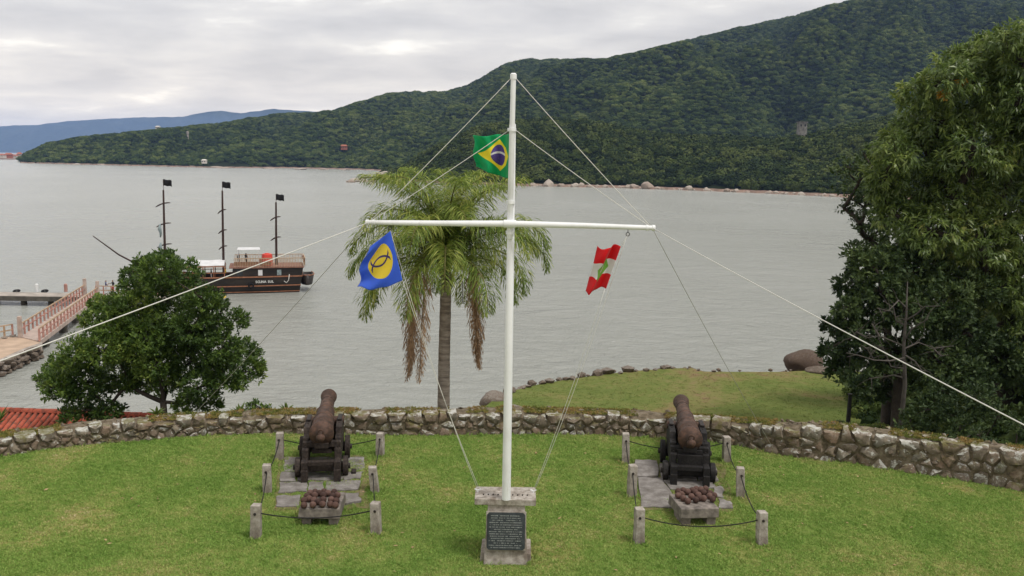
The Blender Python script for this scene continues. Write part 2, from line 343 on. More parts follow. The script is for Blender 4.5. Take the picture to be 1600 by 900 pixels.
    M['leaf_left'] = foliage('glossy_dark_leaf', [(0.1, (0.029, 0.057, 0.015)), (0.45, (0.064, 0.114, 0.023)), (0.75, (0.143, 0.215, 0.037)), (0.95, (0.300, 0.358, 0.079))], 0.3, 0.45, 0.5)
    M['leaf_mango'] = foliage('light_tree_leaf', [(0.1, (0.049, 0.086, 0.021)), (0.45, (0.112, 0.169, 0.040)), (0.75, (0.206, 0.269, 0.061)), (0.97, (0.398, 0.369, 0.107))], 0.35, 0.42, 0.16, 0.55)
    M['leaf_dark'] = foliage('deep_green_leaf', [(0.1, (0.020, 0.038, 0.014)), (0.5, (0.043, 0.073, 0.022)), (0.9, (0.096, 0.136, 0.038))], 0.2, 0.6, 0.25)
    M['leaf_orange'] = foliage('autumn_leaf', [(0.1, (0.35, 0.16, 0.02)), (0.9, (0.55, 0.32, 0.03))], 0.3)
    M['frond'] = foliage('palm_leaflet', [(0.1, (0.091, 0.150, 0.026)), (0.5, (0.195, 0.267, 0.046)), (0.9, (0.429, 0.442, 0.111))], 0.35, 0.5, 0.6)
    M['frond_dry'] = foliage('dry_palm_leaflet', [(0.1, (0.216, 0.134, 0.076)), (0.9, (0.540, 0.360, 0.216))], 0.2, 0.8, 0.6, 0.1)
    M['stalk'] = simple('palm_stalk', (0.13, 0.12, 0.04), 0.7, 0.3, 3, 0)
    M['stalk_dry'] = simple('dry_palm_stalk', (0.26, 0.20, 0.13), 0.8, 0.3, 3, 0)
    M['yucca'] = foliage('spiky_leaf', [(0.1, (0.08, 0.12, 0.02)), (0.9, (0.19, 0.24, 0.05))], 0.3)
    # people
    M['skin'] = simple('skin', (0.33, 0.19, 0.13), 0.6, 0.1, 5, 0)
    M['hair'] = simple('dark_hair', (0.02, 0.014, 0.011), 0.6, 0.2, 8, 0)
    for nm, c in (('cl_white', (0.62, 0.62, 0.64)), ('cl_dark', (0.025, 0.027, 0.035)), ('cl_blue', (0.06, 0.09, 0.2)), ('cl_yellow', (0.55, 0.36, 0.05)), ('cl_red', (0.35, 0.07, 0.06)), ('cl_black', (0.012, 0.012, 0.013))):
        M[nm] = simple(nm.replace('cl_', 'clothing_'), c, 0.9, 0.15, 6, 0)
mats()
# ------------------------------------------------------------------ geometry-nodes scatter (for stuff only)
def scatter(name, me, sources, density, smin, smax, label, cat, seed=1, tilt=0.0, align=False, zoff=0.0):
    o = link(name, me); tag(o, label, cat, kind='stuff')
    g = bpy.data.node_groups.new(name+'_nodes', 'GeometryNodeTree')
    g.interface.new_socket('Geometry', in_out='INPUT', socket_type='NodeSocketGeometry')
    g.interface.new_socket('Geometry', in_out='OUTPUT', socket_type='NodeSocketGeometry')
    N = g.nodes.new; L = g.links.new
    gi = N('NodeGroupInput'); go = N('NodeGroupOutput')
    dp = N('GeometryNodeDistributePointsOnFaces'); dp.inputs['Density'].default_value = density; dp.inputs['Seed'].default_value = seed
    L(gi.outputs[0], dp.inputs['Mesh'])
    jn = N('GeometryNodeJoinGeometry')
    for s_ in sources:
        oi = N('GeometryNodeObjectInfo'); oi.inputs['Object'].default_value = s_; oi.inputs['As Instance'].default_value = True
        L(oi.outputs['Geometry'], jn.inputs[0])
    ip = N('GeometryNodeInstanceOnPoints'); ip.inputs['Pick Instance'].default_value = True
    L(dp.outputs['Points'], ip.inputs['Points']); L(jn.outputs[0], ip.inputs['Instance'])
    ri = N('FunctionNodeRandomValue'); ri.data_type = 'INT'
    ri.inputs[4].default_value = 0; ri.inputs[5].default_value = len(sources)-1; ri.inputs['Seed'].default_value = seed+3
    L(ri.outputs[2], ip.inputs['Instance Index'])
    rr = N('FunctionNodeRandomValue'); rr.data_type = 'FLOAT_VECTOR'; rr.inputs[0].default_value = (-tilt, -tilt, 0); rr.inputs[1].default_value = (tilt, tilt, 6.283); rr.inputs['Seed'].default_value = seed+5
    if align:
        er = N('FunctionNodeRotateRotation'); L(dp.outputs['Rotation'], er.inputs[0])
        ev = N('FunctionNodeEulerToRotation'); L(rr.outputs[0], ev.inputs[0]); L(ev.outputs[0], er.inputs[1]); er.rotation_space = 'LOCAL'
        L(er.outputs[0], ip.inputs['Rotation'])
    else:
        ev = N('FunctionNodeEulerToRotation'); L(rr.outputs[0], ev.inputs[0]); L(ev.outputs[0], ip.inputs['Rotation'])
    rs = N('FunctionNodeRandomValue'); rs.data_type = 'FLOAT'; rs.inputs[2].default_value = smin; rs.inputs[3].default_value = smax; rs.inputs['Seed'].default_value = seed+9
    L(rs.outputs[1], ip.inputs['Scale'])
    L(ip.outputs[0], go.inputs[0])
    md = o.modifiers.new('scatter', 'NODES'); md.node_group = g
    return o
def leaf_mesh(name, base, axis, nrm, L, W, rnd, mat, fold=0.0):
    """arrays: base, axis (unit), nrm (unit, perp-ish) (n,3); L,W,rnd (n)"""
    n = len(base); side = np.cross(axis, nrm); side /= np.linalg.norm(side, axis=1)[:, None]+1e-9
    up = np.cross(side, axis)
    L = L[:, None]; W = W[:, None]
    v = np.empty((n, 4, 3), np.float32)
    v[:, 0] = base; v[:, 1] = base + axis*L*0.5 + side*W*0.5 - up*L*0.02
    v[:, 2] = base + axis*L - up*L*(0.12+fold); v[:, 3] = base + axis*L*0.5 - side*W*0.5 - up*L*0.02
    me = bpy.data.meshes.new(name); me.vertices.add(n*4); me.loops.add(n*4); me.polygons.add(n)
    me.vertices.foreach_set('co', v.reshape(-1)); me.loops.foreach_set('vertex_index', np.arange(n*4, dtype=np.int32))
    me.polygons.foreach_set('loop_start', np.arange(0, n*4, 4, dtype=np.int32))
    try: me.polygons.foreach_set('loop_total', np.full(n, 4, np.int32))
    except Exception: pass
    me.update(calc_edges=True)
    a = me.attributes.new('rnd', 'FLOAT', 'FACE'); a.data.foreach_set('value', rnd.astype(np.float32))
    me.materials.append(mat); return me
def unit(a): return a/(np.linalg.norm(a, axis=1)[:, None]+1e-9)
def fbm(x, y, z=0.0, o=4): return mnoise.fractal(Vector((x, y, z)), 0.9, 2.0, o)
# ================================================================== THE SETTING
# ---- sea
def sea():
    ys = [-60, 20, 40, 70, 120, 200, 400, 900, 2000, 5000, 16000]; xs = [-11500, -3000, -900, -300, -90, 0, 90, 300, 900, 3000, 11500]
    b = MB(); n = len(xs)
    b.v = [(x, y, SEA) for y in ys for x in xs]
    b.f = [(j*n+i, j*n+i+1, (j+1)*n+i+1, (j+1)*n+i) for j in range(len(ys)-1) for i in range(n-1)]
    o = b.build('sea', M['water']); tag(o, 'choppy grey green bay water reaching the far shore', None, None, 'structure')
sea()
# ---- hills: profile per viewing direction, each with a shore, a ridge and a back slope
HILLS = {}
def hill(name, x0, x1, nx, shore, ridge, depth, back, mat, label, nt_=44, namp=0.10, curve=1.5, shore_z=None, rseed=0.0, treeh=0.0, fine=0.006, rough=2.2):
    b = MB(); cols = []
    for i in range(nx+1):
        px = x0+(x1-x0)*i/nx; d = azd(px)
        _p = P(px, lerp_tab(shore, px), SEA); r0 = math.hypot(_p.x, _p.y); r1 = r0+lerp_tab(depth, px)
        rpy = lerp_tab(ridge, px)+rough*(fbm(px*0.06, rseed)+0.6*fbm(px*0.2, rseed+3)); z1 = zat(px, rpy, r1) - treeh; z1 = max(z1, SEA+2)
        col = []
        for j in range(nt_+1):
            t = j/nt_*1.35-0.03
            r = r0 + (r1-r0)*t if t <= 1 else r1 + back*(t-1)/0.32
            if t < 0: z = SEA-1.5
            elif t <= 1: t_ = max(0.0, (t-0.036)/0.964); z = SEA+0.1+(z1-SEA)*(1-(1-t_)**curve)
            else: z = SEA + (z1-SEA)*(1-((t-1)/0.32)**2*0.6)
            x, y = d.x*r, d.y*r
            if 0.04 < t: 
                env = max(0.0, 4*t*(1-t)) if t < 1 else 0.0
                H = z1-SEA; sc = 3.2/max(200.0, r1-r0)
                z += H*namp*env*(mnoise.fractal(Vector((x*sc*1.6+rseed, y*sc*0.8, 0.3)), 0.8, 2.1, 5)*1.6) + H*fine*fbm(x*sc*6, y*sc*6, 2)
            if 0.036 < t < 1: zb = SEA+0.1+(z1-SEA)*(1-(1-max(0.0, (t-0.036)/0.964))**curve); z = max(z, SEA+0.1+0.5*(zb-SEA))
            if 0.04 < t < 1: z = min(z, max(SEA+0.1, zat(px, rpy, r)-treeh-0.5))
            col.append((x, y, max(z, SEA-1.5)))
        cols.append((px, col)); b.v += col
    k = nt_+1
    b.f = [(i*k+j, (i+1)*k+j, (i+1)*k+j+1, i*k+j+1) for i in range(nx) for j in range(nt_)]
    o = b.build(name, mat, None, 179); tag(o, label, None, None, 'structure')
    HILLS[name] = cols
    return o
def on_hill(name, px, py):
    cols = HILLS[name]; c = min(cols, key=lambda q: abs(q[0]-px))[1]; best = None
    for p in c:
        d = Vector(p)-Vector((0, 0, CAMZ)); v = 450-FPX*d.dot(Up)/d.dot(Fw)
        if best is None or abs(v-py) < best[0]: best = (abs(v-py), Vector(p))
    return best[1]
def forest_part(cols_name, name, keep):          # faces of a hill on which the forest stands
    cols = HILLS[cols_name]; k = len(cols[0][1]); v = [p for _, c in cols for p in c]; f = []
    for i in range(len(cols)-1):
        for j in range(k-1):
            q = (i*k+j, (i+1)*k+j, (i+1)*k+j+1, i*k+j+1)
            if keep(j/(k-1)*1.35-0.03) and min(v[a][2] for a in q) > SEA+0.3: f.append(q)
    me = bpy.data.meshes.new(name); me.from_pydata(v, [], f); me.update(); return me
def crown_source(i, n=420, leaf=0.105, flat=0.7):   # unit crown about 1 across and 0.7 high, built of leaf clumps
    rs = np.random.default_rng(100+i); lob = [(0, 0, 0.22, 0.34)] + [(0.3*math.cos(a), 0.3*math.sin(a), rs.uniform(0.02, 0.25), rs.uniform(0.17, 0.25)) for a in rs.uniform(0, 6.28, 6)]
    bs = []; ax = []
    for k in range(n):
        l = lob[rs.integers(len(lob))]; d = rs.normal(size=3); d /= np.linalg.norm(d); d[2] = abs(d[2])*1.2-0.25; d /= np.linalg.norm(d)
        bs.append(np.array(l[:3])+d*l[3]*rs.uniform(0.8, 1.05)*np.array([1, 1, flat])); ax.append(d)
    bs = np.array(bs); ax = np.array(ax); t = unit(np.cross(ax, rs.normal(size=(n, 3)))); nr = unit(ax+0.38*rs.normal(size=(n, 3)))
    return leaf_mesh('crown_form', bs-t*leaf*0.5, t, nr, rs.uniform(0.8, 1.4, n)*leaf, rs.uniform(0.8, 1.3, n)*leaf*0.9, rs.uniform(0, 1, n), M['canopy'])
def core_add(me):                                  # dark inner body so that the crown is not see-through everywhere
    bm = bmesh.new(); bm.from_mesh(me); r = bmesh.ops.create_icosphere(bm, subdivisions=1, radius=0.34)
    for v in r['verts']: v.co.z = v.co.z*0.7+0.08
    bm.to_mesh(me); bm.free(); return me
hill('far_mountains', -260, 640, 120, [(-260, 233.6), (640, 249.3)], [(-260, 205), (-60, 201), (0, 197), (60, 195), (110, 189), (200, 184), (290, 182), (330, 174), (350, 173), (380, 177), (425, 170), (460, 172), (520, 176), (640, 176)],
     [(-260, 1500), (640, 1500)], 1000, M['far_hill'], 'far blue mountain range across the bay', 31, 0.1, 1.4, fine=0.0, rough=0.8)
hill('forested_mountain', 30, 1900, 260, [(30, 254.5), (90, 256), (330, 262), (450, 262.5), (560, 265), (620, 268), (760, 272), (1900, 292)],
     [(30, 252), (42, 238), (80, 222), (130, 213), (200, 206), (250, 201), (350, 191), (440, 177), (510, 174), (560, 160), (600, 147), (640, 142), (690, 142), (712, 139), (750, 122), (790, 98), (812, 92), (870, 92), (940, 91), (1000, 79), (1060, 63), (1120, 49), (1200, 30), (1260, 14), (1310, 0), (1360, -6), (1600, -12), (1900, 0)],
     [(30, 160), (200, 420), (400, 800), (560, 1000), (800, 1250), (1900, 1300)], 260, M['forest_floor'], 'steep forested mountain above the bay', 60, 0.34, 1.35, treeh=5)
hill('forested_headland', 604, 1800, 200, [(604, 277), (640, 283), (700, 287), (800, 290), (960, 293), (1100, 298), (1200, 302), (1320, 308), (1800, 330)],
     [(604, 274), (622, 262), (650, 242), (700, 214), (750, 192), (800, 182), (850, 178), (920, 183), (980, 196), (1050, 205), (1130, 207), (1200, 212), (1260, 205), (1330, 188), (1420, 168), (1800, 130)],
     [(604, 30), (640, 90), (720, 170), (850, 250), (1800, 260)], 160, M['forest_floor'], 'wooded headland with boulders along its shore', 40, 0.14, 1.25, treeh=8)
SRC = []; SRD = []
for i in range(5):
    o = bpy.data.objects.new('crown_form', core_add(crown_source(i))); SRC.append(o)
    me = core_add(crown_source(i+40)); me.materials[0] = M['canopy_dark']; SRD.append(bpy.data.objects.new('crown_form', me))
scatter('mountain_forest', forest_part('forested_mountain', 'mountain_forest', lambda t: 0.03 < t < 1.12), SRC, 0.027, 6, 15, 'dense green forest covering the mountain side', 'forest', 3)
scatter('headland_forest', forest_part('forested_headland', 'headland_forest', lambda t: 0.042 < t < 1.25), SRD, 0.03, 6.5, 16, 'dense dark green woodland on the near headland', 'forest', 8)
# ---- beaches
def strip(name, pts, wd, mat, label):
    b = MB()
    for px, py in pts:
        p = P(px, py, SEA); d = azd(px)
        b.v += [(p.x-d.x*1.5, p.y-d.y*1.5, SEA-0.4), (p.x+d.x*wd*0.5, p.y+d.y*wd*0.5, SEA+0.9), (p.x+d.x*wd, p.y+d.y*wd, SEA+1.6)]
    for i in range(len(pts)-1):
        for j in range(2): a = i*3+j; b.f.append((a, a+3, a+4, a+1))
    tag(b.build(name, mat), label, None, None, 'structure')
strip('mountain_beach', [(x, float(np.interp(x, [30, 90, 330, 450, 560, 620], [254.5, 256, 262, 262.5, 265, 268]))+0.25+0.35*math.sin(x*0.31)) for x in range(32, 620, 6)], 14, M['beach'], 'thin reddish beach at the foot of the mountain')
strip('headland_beach', [(x, float(np.interp(x, [604, 640, 700, 800, 960, 1100, 1200, 1320, 1450], [277, 283, 287, 290, 293, 298, 302, 308, 313]))+0.4+0.3*math.sin(x*0.23)) for x in range(606, 1440, 6)], 6, M['beach'], 'narrow sandy strip below the wooded headland')
# ---- wall line
WB = [(-190, 742), (-60, 722), (0, 715), (60, 706), (130, 697), (220, 688), (290, 681), (420, 676), (520, 677), (620, 680), (720, 679), (800, 678), (900, 679), (960, 681), (1060, 686), (1150, 696), (1240, 713), (1330, 723), (1420, 737), (1500, 749), (1600, 768), (1700, 790), (1790, 815)]
WT = [(-190, 712), (-60, 692), (0, 685), (60, 680), (130, 669), (200, 663), (290, 656), (420, 650), (520, 648), (620, 648), (720, 646), (800, 646), (900, 648), (960, 650), (1060, 655), (1150, 661), (1240, 668), (1330, 673), (1420, 685), (1500, 694), (1600, 709), (1700, 726), (1790, 746)]
_w = [P(a, b, 0) for a, b in WB]
_wx = np.array([p.x for p in _w]); _wy = np.array([p.y for p in _w]); _wh = np.array([PD(a, lerp_tab(WT, a), P(a, b, 0).y).z for a, b in WB])
def wall_y(x):
    if x < _wx[0]: return float(_wy[0] + (x-_wx[0])*(_wy[1]-_wy[0])/(_wx[1]-_wx[0])*0.6)
    if x > _wx[-1]: return float(_wy[-1] + (x-_wx[-1])*(_wy[-1]-_wy[-2])/(_wx[-1]-_wx[-2])*0.6)
    return float(np.interp(x, _wx, _wy))
def wall_h(x): return float(np.interp(x, _wx, _wh))
WXS = np.linspace(_wx[0], _wx[-1], 160)
def wpt(x): return Vector((x, wall_y(x), 0))
_cum = [0.0]
for i in range(1, len(WXS)): _cum.append(_cum[-1]+(wpt(WXS[i])-wpt(WXS[i-1])).length)
WL = _cum[-1]
def wframe(s):
    x = float(np.interp(s, _cum, WXS)); p = wpt(x); t = (wpt(x+0.6)-wpt(x-0.6)).normalized(); n = Vector((t.y, -t.x, 0)); return x, p, t, n   # n towards the camera
# ---- lawn sheet
def lawn():
    b = MB(); nx, ny = 100, 46; x0, x1 = -15.5, 15.5
    for i in range(nx+1):
        x = x0+(x1-x0)*i/nx; ye = wall_y(x)+0.25
        for j in range(ny+1):
            y = 2.5+(ye-2.5)*j/ny
            b.v.append((x, y, 0.035*fbm(x*0.35, y*0.35)+0.012*fbm(x*1.7, y*1.7, 4)))
    k = ny+1; b.f = [(i*k+j, (i+1)*k+j, (i+1)*k+j+1, i*k+j+1) for i in range(nx) for j in range(ny)]
    o = b.build('lawn', M['lawn'], None, 179); tag(o, 'mown green terrace lawn with dry patches', None, None, 'structure'); return o
lawn_o = lawn()
def lz(x, y): return 0.035*fbm(x*0.35, y*0.35)+0.012*fbm(x*1.7, y*1.7, 4)
def G(px, py):
    p = P(px, py, 0); p.z = lz(p.x, p.y); return p
# ---- slope behind the wall, falling to the bay, rising under the trees on one side
def ground_z(x, y):
    s = y-wall_y(x)
    z = -0.25 if s < 0.35 else -1.1-0.80*(s-0.35)
    rise = -10.2 + max(0.0, x-21.5-0.25*(y-55))*0.6 if y < 68 else -14.0
    if x > 12: z = max(z, min(rise, -2.2))
    if 6 < x and s > 10: z = max(z, -10.3) if y < 66 else z
    z += 0.25*fbm(x*0.2, y*0.2, 5)*(1 if s > 1.5 else 0)
    return max(z, SEA-2.0)
def slope():
    b = MB(); xs = np.linspace(-46, 70, 130); ys = list(np.linspace(16.2, 30, 56)) + list(np.linspace(30.8, 92, 62))
    n = len(ys)
    for x in xs:
        for y in ys:
            b.v.append((float(x), y, ground_z(float(x), y) if x < 13 or y < 66 else ground_z(float(x), y)-max(0.0, (y-66)*0.35)))
    b.f = [(i*n+j, (i+1)*n+j, (i+1)*n+j+1, i*n+j+1) for i in range(len(xs)-1) for j in range(n-1)]
    # keep the terrace itself open: drop faces well in front of the wall
    b.f = [q for q in b.f if all(b.v[a][1] > wall_y(b.v[a][0])+0.1 for a in q)]
    o = b.build('hillside', M['slope'], None, 179); tag(o, 'dark overgrown bank falling away behind the stone wall', None, None, 'structure')
slope()
def bank():
    me = bpy.data.objects['hillside'].data; v = [tuple(q.co) for q in me.vertices]; f = [tuple(p.vertices) for p in me.polygons if 17.5 < p.center.x < 50 and 24 < p.center.y < 62 and p.center.x > 21.5+0.25*(p.center.y-55)+0.6 and p.center.z > SEA+1]
    f += [tuple(p.vertices) for p in me.polygons if 9 < p.center.x < 30 and wall_y(p.center.x)+1.2 < p.center.y < 30 and p.center.z < -2.0]
    m2 = bpy.data.meshes.new('undergrowth'); m2.from_pydata(v, [], list(set(f))); m2.update(); return m2
BUSH = [bpy.data.objects.new('bush_form', core_add(crown_source(20+i, 300, 0.09, 0.8))) for i in range(3)]
scatter('undergrowth', bank(), BUSH, 0.9, 0.7, 1.8, 'dark leafy undergrowth covering the bank below the big trees', 'undergrowth', 12)
# ---- lower lawn terrace
LZ = -9.7
LOW_EDGE = [(745, 668), (752, 640), (775, 622), (800, 611), (840, 601), (880, 594), (930, 587), (965, 582.5), (1000, 579), (1040, 576), (1080, 575), (1100, 580.5), (1150, 581), (1220, 581), (1262, 579), (1310, 580), (1360, 581)]
def lower():
    e = [P(a, b, LZ) for a, b in LOW_EDGE]; b = MB(); rows = 14
    for p in e:
        q = Vector((p.x*0.30+15*0.70, 34.0, LZ))           # towards the foot of the bank
        for j in range(rows+1):
            t = j/rows; c = p.lerp(q, t); b.v.append((c.x, c.y, LZ+0.15*fbm(c.x*0.2, c.y*0.2)*min(1, t*4)+0.1*t))
    k = rows+1; b.f = [(i*k+j, (i+1)*k+j, (i+1)*k+j+1, i*k+j+1) for i in range(len(e)-1) for j in range(rows)]
    n0 = len(b.v)
    for p in e: b.v.append((p.x, p.y, LZ)); b.v.append((p.x+(p.x-14)*0.02, p.y+0.6, SEA-1.5))
    b.f += [(n0+2*i, n0+2*i+1, n0+2*i+3, n0+2*i+2) for i in range(len(e)-1)]
    o = b.build('lower_lawn', M['lower'], None, 179); tag(o, 'lower grassy terrace by the water with bare patches', None, None, 'structure')
lower()
LOWME = bpy.data.objects['lower_lawn'].data
# ---- haze
def haze():
    b = MB(); b.box((0, 7950, 240), (24000, 16500, 510)); o = b.build('haze', None); tag(o, 'thin blue haze over the bay', None, None, 'stuff')
    mt = bpy.data.materials.new('haze_air'); mt.use_nodes = True; t = mt.node_tree; t.nodes.clear()
    v = t.nodes.new('ShaderNodeVolumePrincipled'); v.inputs['Color'].default_value = (0.38, 0.56, 1.0, 1); v.inputs['Density'].default_value = 0.00005; v.inputs['Anisotropy'].default_value = 0.0
    ou = t.nodes.new('ShaderNodeOutputMaterial'); t.links.new(v.outputs[0], ou.inputs['Volume']); o.data.materials.append(mt)
haze()
#OBJECTS_FOLLOW
# ================================================================== THE STONE WALL
def clip(poly, p, n):
    out = []
    for i in range(len(poly)):
        a, b = poly[i], poly[(i+1) % len(poly)]; da = (a[0]-p[0])*n[0]+(a[1]-p[1])*n[1]; db = (b[0]-p[0])*n[0]+(b[1]-p[1])*n[1]
        if da <= 0: out.append(a)
        if (da < 0 < db) or (db < 0 < da):
            t = da/(da-db); out.append((a[0]+(b[0]-a[0])*t, a[1]+(b[1]-a[1])*t))
    return out
def stone_mesh(poly, fr, depth, front, mb):
    cx = sum(p[0] for p in poly)/len(poly); cy = sum(p[1] for p in poly)/len(poly)
    x, p, t, n, _cs = fr; q2 = []
    for i in range(len(poly)):
        a, c = poly[i], poly[(i+1) % len(poly)]; q2.append(a)
        if math.hypot(c[0]-a[0], c[1]-a[1]) > 0.13 and len(poly)+i < 12: q2.append(((a[0]+c[0])/2+random.uniform(-.012, .012), (a[1]+c[1])/2+random.uniform(-.012, .012)))
    poly = q2; k = len(poly); v = []; rj = [random.uniform(0.80, 1.0) if random.random() < 0.4 else random.uniform(0.93, 1.02) for _ in poly]
    def pt(q, sc, d):
        return p + t*((cx-fr[4])+(q[0]-cx)*sc) + Vector((0, 0, cy+(q[1]-cy)*sc)) + n*d
    tiltx = random.uniform(-0.10, 0.10); tilty = random.uniform(-0.12, 0.05)
    for sc, d in ((0.9, -depth), (1.0, -front*0.3), (0.95, front*0.6), (0.78, front)):
        for q in poly:
            j = random.uniform(-0.012, 0.012); dd = d+((q[0]-cx)*tiltx+(q[1]-cy)*tilty if d > 0 else 0)+j
            v.append(pt(q, sc*rj[poly.index(q)]*random.uniform(0.95, 1.03), dd+(random.uniform(-.025, .012) if d > 0 else 0)))
    v.append(pt((cx, cy), 1, front*1.06+0.006)); f = []
    for r in range(3):
        for i in range(k): f.append((r*k+i, r*k+(i+1) % k, (r+1)*k+(i+1) % k, (r+1)*k+i))
    f += [(3*k+i, 3*k+(i+1) % k, 4*k) for i in range(k)] + [tuple(range(k-1, -1, -1))]
    mb.add(v, f)
def stone_wall():
    root = empty('stone_wall', (0, 0, 0), 'low curved rubble stone wall with lichen edging the terrace lawn', 'wall')
    # core
    b = MB(); N = 130; prof = []
    for i in range(N+1):
        s = WL*i/N; x, p, t, n = wframe(s); h = wall_h(x)-0.05+0.03*fbm(s*1.3, 0); w_ = 0.62
        hh = h+0.05*fbm(s*0.9, 3.3); 
        ring = [p+n*0.025+Vector((0, 0, -0.3)), p+n*0.025+Vector((0, 0, h-0.05)), p-n*0.2+Vector((0, 0, hh+0.035)), p-n*(w_-0.12)+Vector((0, 0, hh+0.05)), p-n*w_+Vector((0, 0, h-0.06)), p-n*(w_+0.1)+Vector((0, 0, -2.4))]
        b.v += [tuple(q) for q in ring]
    b.f = [(i*6+j, (i+1)*6+j, (i+1)*6+j+1, i*6+j+1) for i in range(N) for j in range(5)]
    b.build('mortar_core', M['mortar'], root, 60)
    # sites
    sites = []; s = 0.0
    rows = [(0.78, 0.37), (0.44, 0.30), (0.13, 0.29)]
    for ri, (hf, wd) in enumerate(rows):
        s = random.uniform(0, 0.2)
        while s < WL:
            x = wframe(s)[0]; h = wall_h(x)
            f = wd*random.choice((0.5, 0.65, 0.85, 1.0, 1.0, 1.3, 1.7))
            sites.append((s+f/2, h*(hf+random.uniform(-0.15, 0.13)), ri)); s += f
    stones = []
    for i, (a, c, ri) in enumerate(sites):
        x = wframe(a)[0]; h = wall_h(x); topv = h+random.uniform(-0.07, 0.05)
        poly = [(a-0.5, -0.06), (a+0.5, -0.06), (a+0.5, topv), (a, topv+random.uniform(-0.02, 0.04)), (a-0.5, topv)]
        for j, (a2, c2, _) in enumerate(sites):
            if j == i or abs(a2-a) > 1.0: continue
            dx, dy = a2-a, (c2-c)*1.25
            L = math.hypot(dx, dy); poly = clip(poly, ((a+a2)/2-dx/L*0.012, (c+c2)/2-dy/L*0.012), (dx/L, dy/L*1.25))
            if len(poly) < 3: break
        if len(poly) < 3: continue
        ar = abs(sum(poly[k][0]*poly[(k+1) % len(poly)][1]-poly[(k+1) % len(poly)][0]*poly[k][1] for k in range(len(poly))))/2
        # merge tiny edges
        pl = []
        for q in poly:
            if not pl or math.hypot(q[0]-pl[-1][0], q[1]-pl[-1][1]) > 0.03: pl.append(q)
        if len(pl) > 2 and ar > 0.003: stones.append((ar, pl, ri))
    stones.sort(key=lambda q: -q[0])
    rest = MB()
    for i, (ar, pl, ri) in enumerate(stones):
        cs = sum(q[0] for q in pl)/len(pl); x, p, t, n = wframe(cs); fr = (x, p, t, n, cs)
        fro = random.uniform(0.03, 0.085) + (0.02 if ri == 0 else 0)
        if i < 298:
            mb = MB(); stone_mesh(pl, fr, 0.34 if ri == 0 else 0.12, fro, mb)
            c0 = p.copy(); mb.v = [tuple(Vector(q)-c0) for q in mb.v]; o = mb.build('stone', M['stone'], root, 50); o.location = c0
        else: stone_mesh(pl, fr, 0.2, fro, rest)
    # rubble on the wall top and chips in the joints
    for _ in range(620):
        s = random.uniform(0.2, WL-0.2); x, p, t, n = wframe(s); h = wall_h(x); sz = random.uniform(0.03, 0.075)
        top = random.random() < 0.35
        c = p - n*random.uniform(0.2, 0.6)+Vector((0, 0, h+0.0)) if top else p+n*0.02+Vector((0, 0, random.uniform(0.0, h*0.8)))
        q = [c+Vector((random.gauss(0, 1), random.gauss(0, 1), random.gauss(0, 0.55))).normalized()*sz*random.uniform(0.7, 1.3) for _ in range(11)]
        bm = bmesh.new(); vs_ = [bm.verts.new(a) for a in q]; bmesh.ops.convex_hull(bm, input=vs_); 
        bm.verts.index_update(); used = [v for v in bm.verts if v.link_faces]; ix = {v: k for k, v in enumerate(used)}
        rest.add([v.co.copy() for v in used], [[ix[v] for v in f.verts] for f in bm.faces]); bm.free()
    o = rest.build('rubble', M['rubble'], root, 40); tag(o, None, None, None, 'stuff')
stone_wall()
# moss and dry grass on the wall top
def tuft_source(i, n, h, spread, wd, mat, lean=0.5):
    rs = np.random.default_rng(500+i); a = rs.uniform(0, 6.28, n); rad = np.sqrt(rs.uniform(0, 1, n))*spread
    b = np.stack([rad*np.cos(a), rad*np.sin(a), np.full(n, -0.004)], 1); ax = unit(np.stack([rs.normal(0, lean, n), rs.normal(0, lean, n), np.ones(n)], 1))
    nr = unit(np.cross(ax, rs.normal(size=(n, 3)))); me = leaf_mesh('tuft_form', b, ax, nr, rs.uniform(0.5, 1.1, n)*h, rs.uniform(0.7, 1.3, n)*wd, rs.uniform(0, 1, n), mat, 0.1)
    return bpy.data.objects.new('tuft_form', me)
def wall_top_mesh():
    b = MB(); N = 120
    for i in range(N+1):
        s = WL*i/N; x, p, t, n = wframe(s); h = wall_h(x)+0.0
        for d in (0.08, 0.34, 0.6): q = p-n*d+Vector((0, 0, h-0.01+0.03*fbm(s*0.9, 3.3))); b.v.append(tuple(q))
    for i in range(N):
        keep = fbm(i*0.21, 9.1) > -0.12
        if keep: b.f += [(i*3+j, i*3+3+j, i*3+4+j, i*3+1+j) for j in range(2)]
    return b.mesh('wall_moss')
scatter('wall_moss', wall_top_mesh(), [tuft_source(i, 14, 0.06, 0.05, 0.016, M['moss'], 0.8) for i in range(3)], 420, 0.5, 1.2, 'yellowish dry moss and grass growing along the wall top', 'moss', 5, 0.2)
# grass
GS = [tuft_source(10+i, 18, 0.042, 0.055, 0.008, M['grass'], 0.75) for i in range(4)]
def lawn_area():
    b = MB(); nx, ny = 60, 30
    for i in range(nx+1):
        for j in range(ny+1):
            y0 = 11.2; t = j/ny; xl = -12.6+25.2*i/nx; ye = wall_y(xl)-0.03; y = y0+(ye-y0)*t; b.v.append((xl, y, lz(xl, y)))
    k = ny+1; b.f = [(i*k+j, (i+1)*k+j, (i+1)*k+j+1, i*k+j+1) for i in range(nx) for j in range(ny)]
    return b.mesh('grass')
scatter('grass', lawn_area(), GS, 420, 0.6, 1.25, 'short mown grass of the terrace lawn', 'grass', 2, 0.15)
LT = [tuft_source(40+i, 12, 0.06, 0.18, 0.025, M['lower'], 0.9) for i in range(3)]
scatter('lower_grass', LOWME.copy(), LT, 10, 0.5, 1.3, 'rough short grass of the lower terrace', 'grass', 6, 0.2)
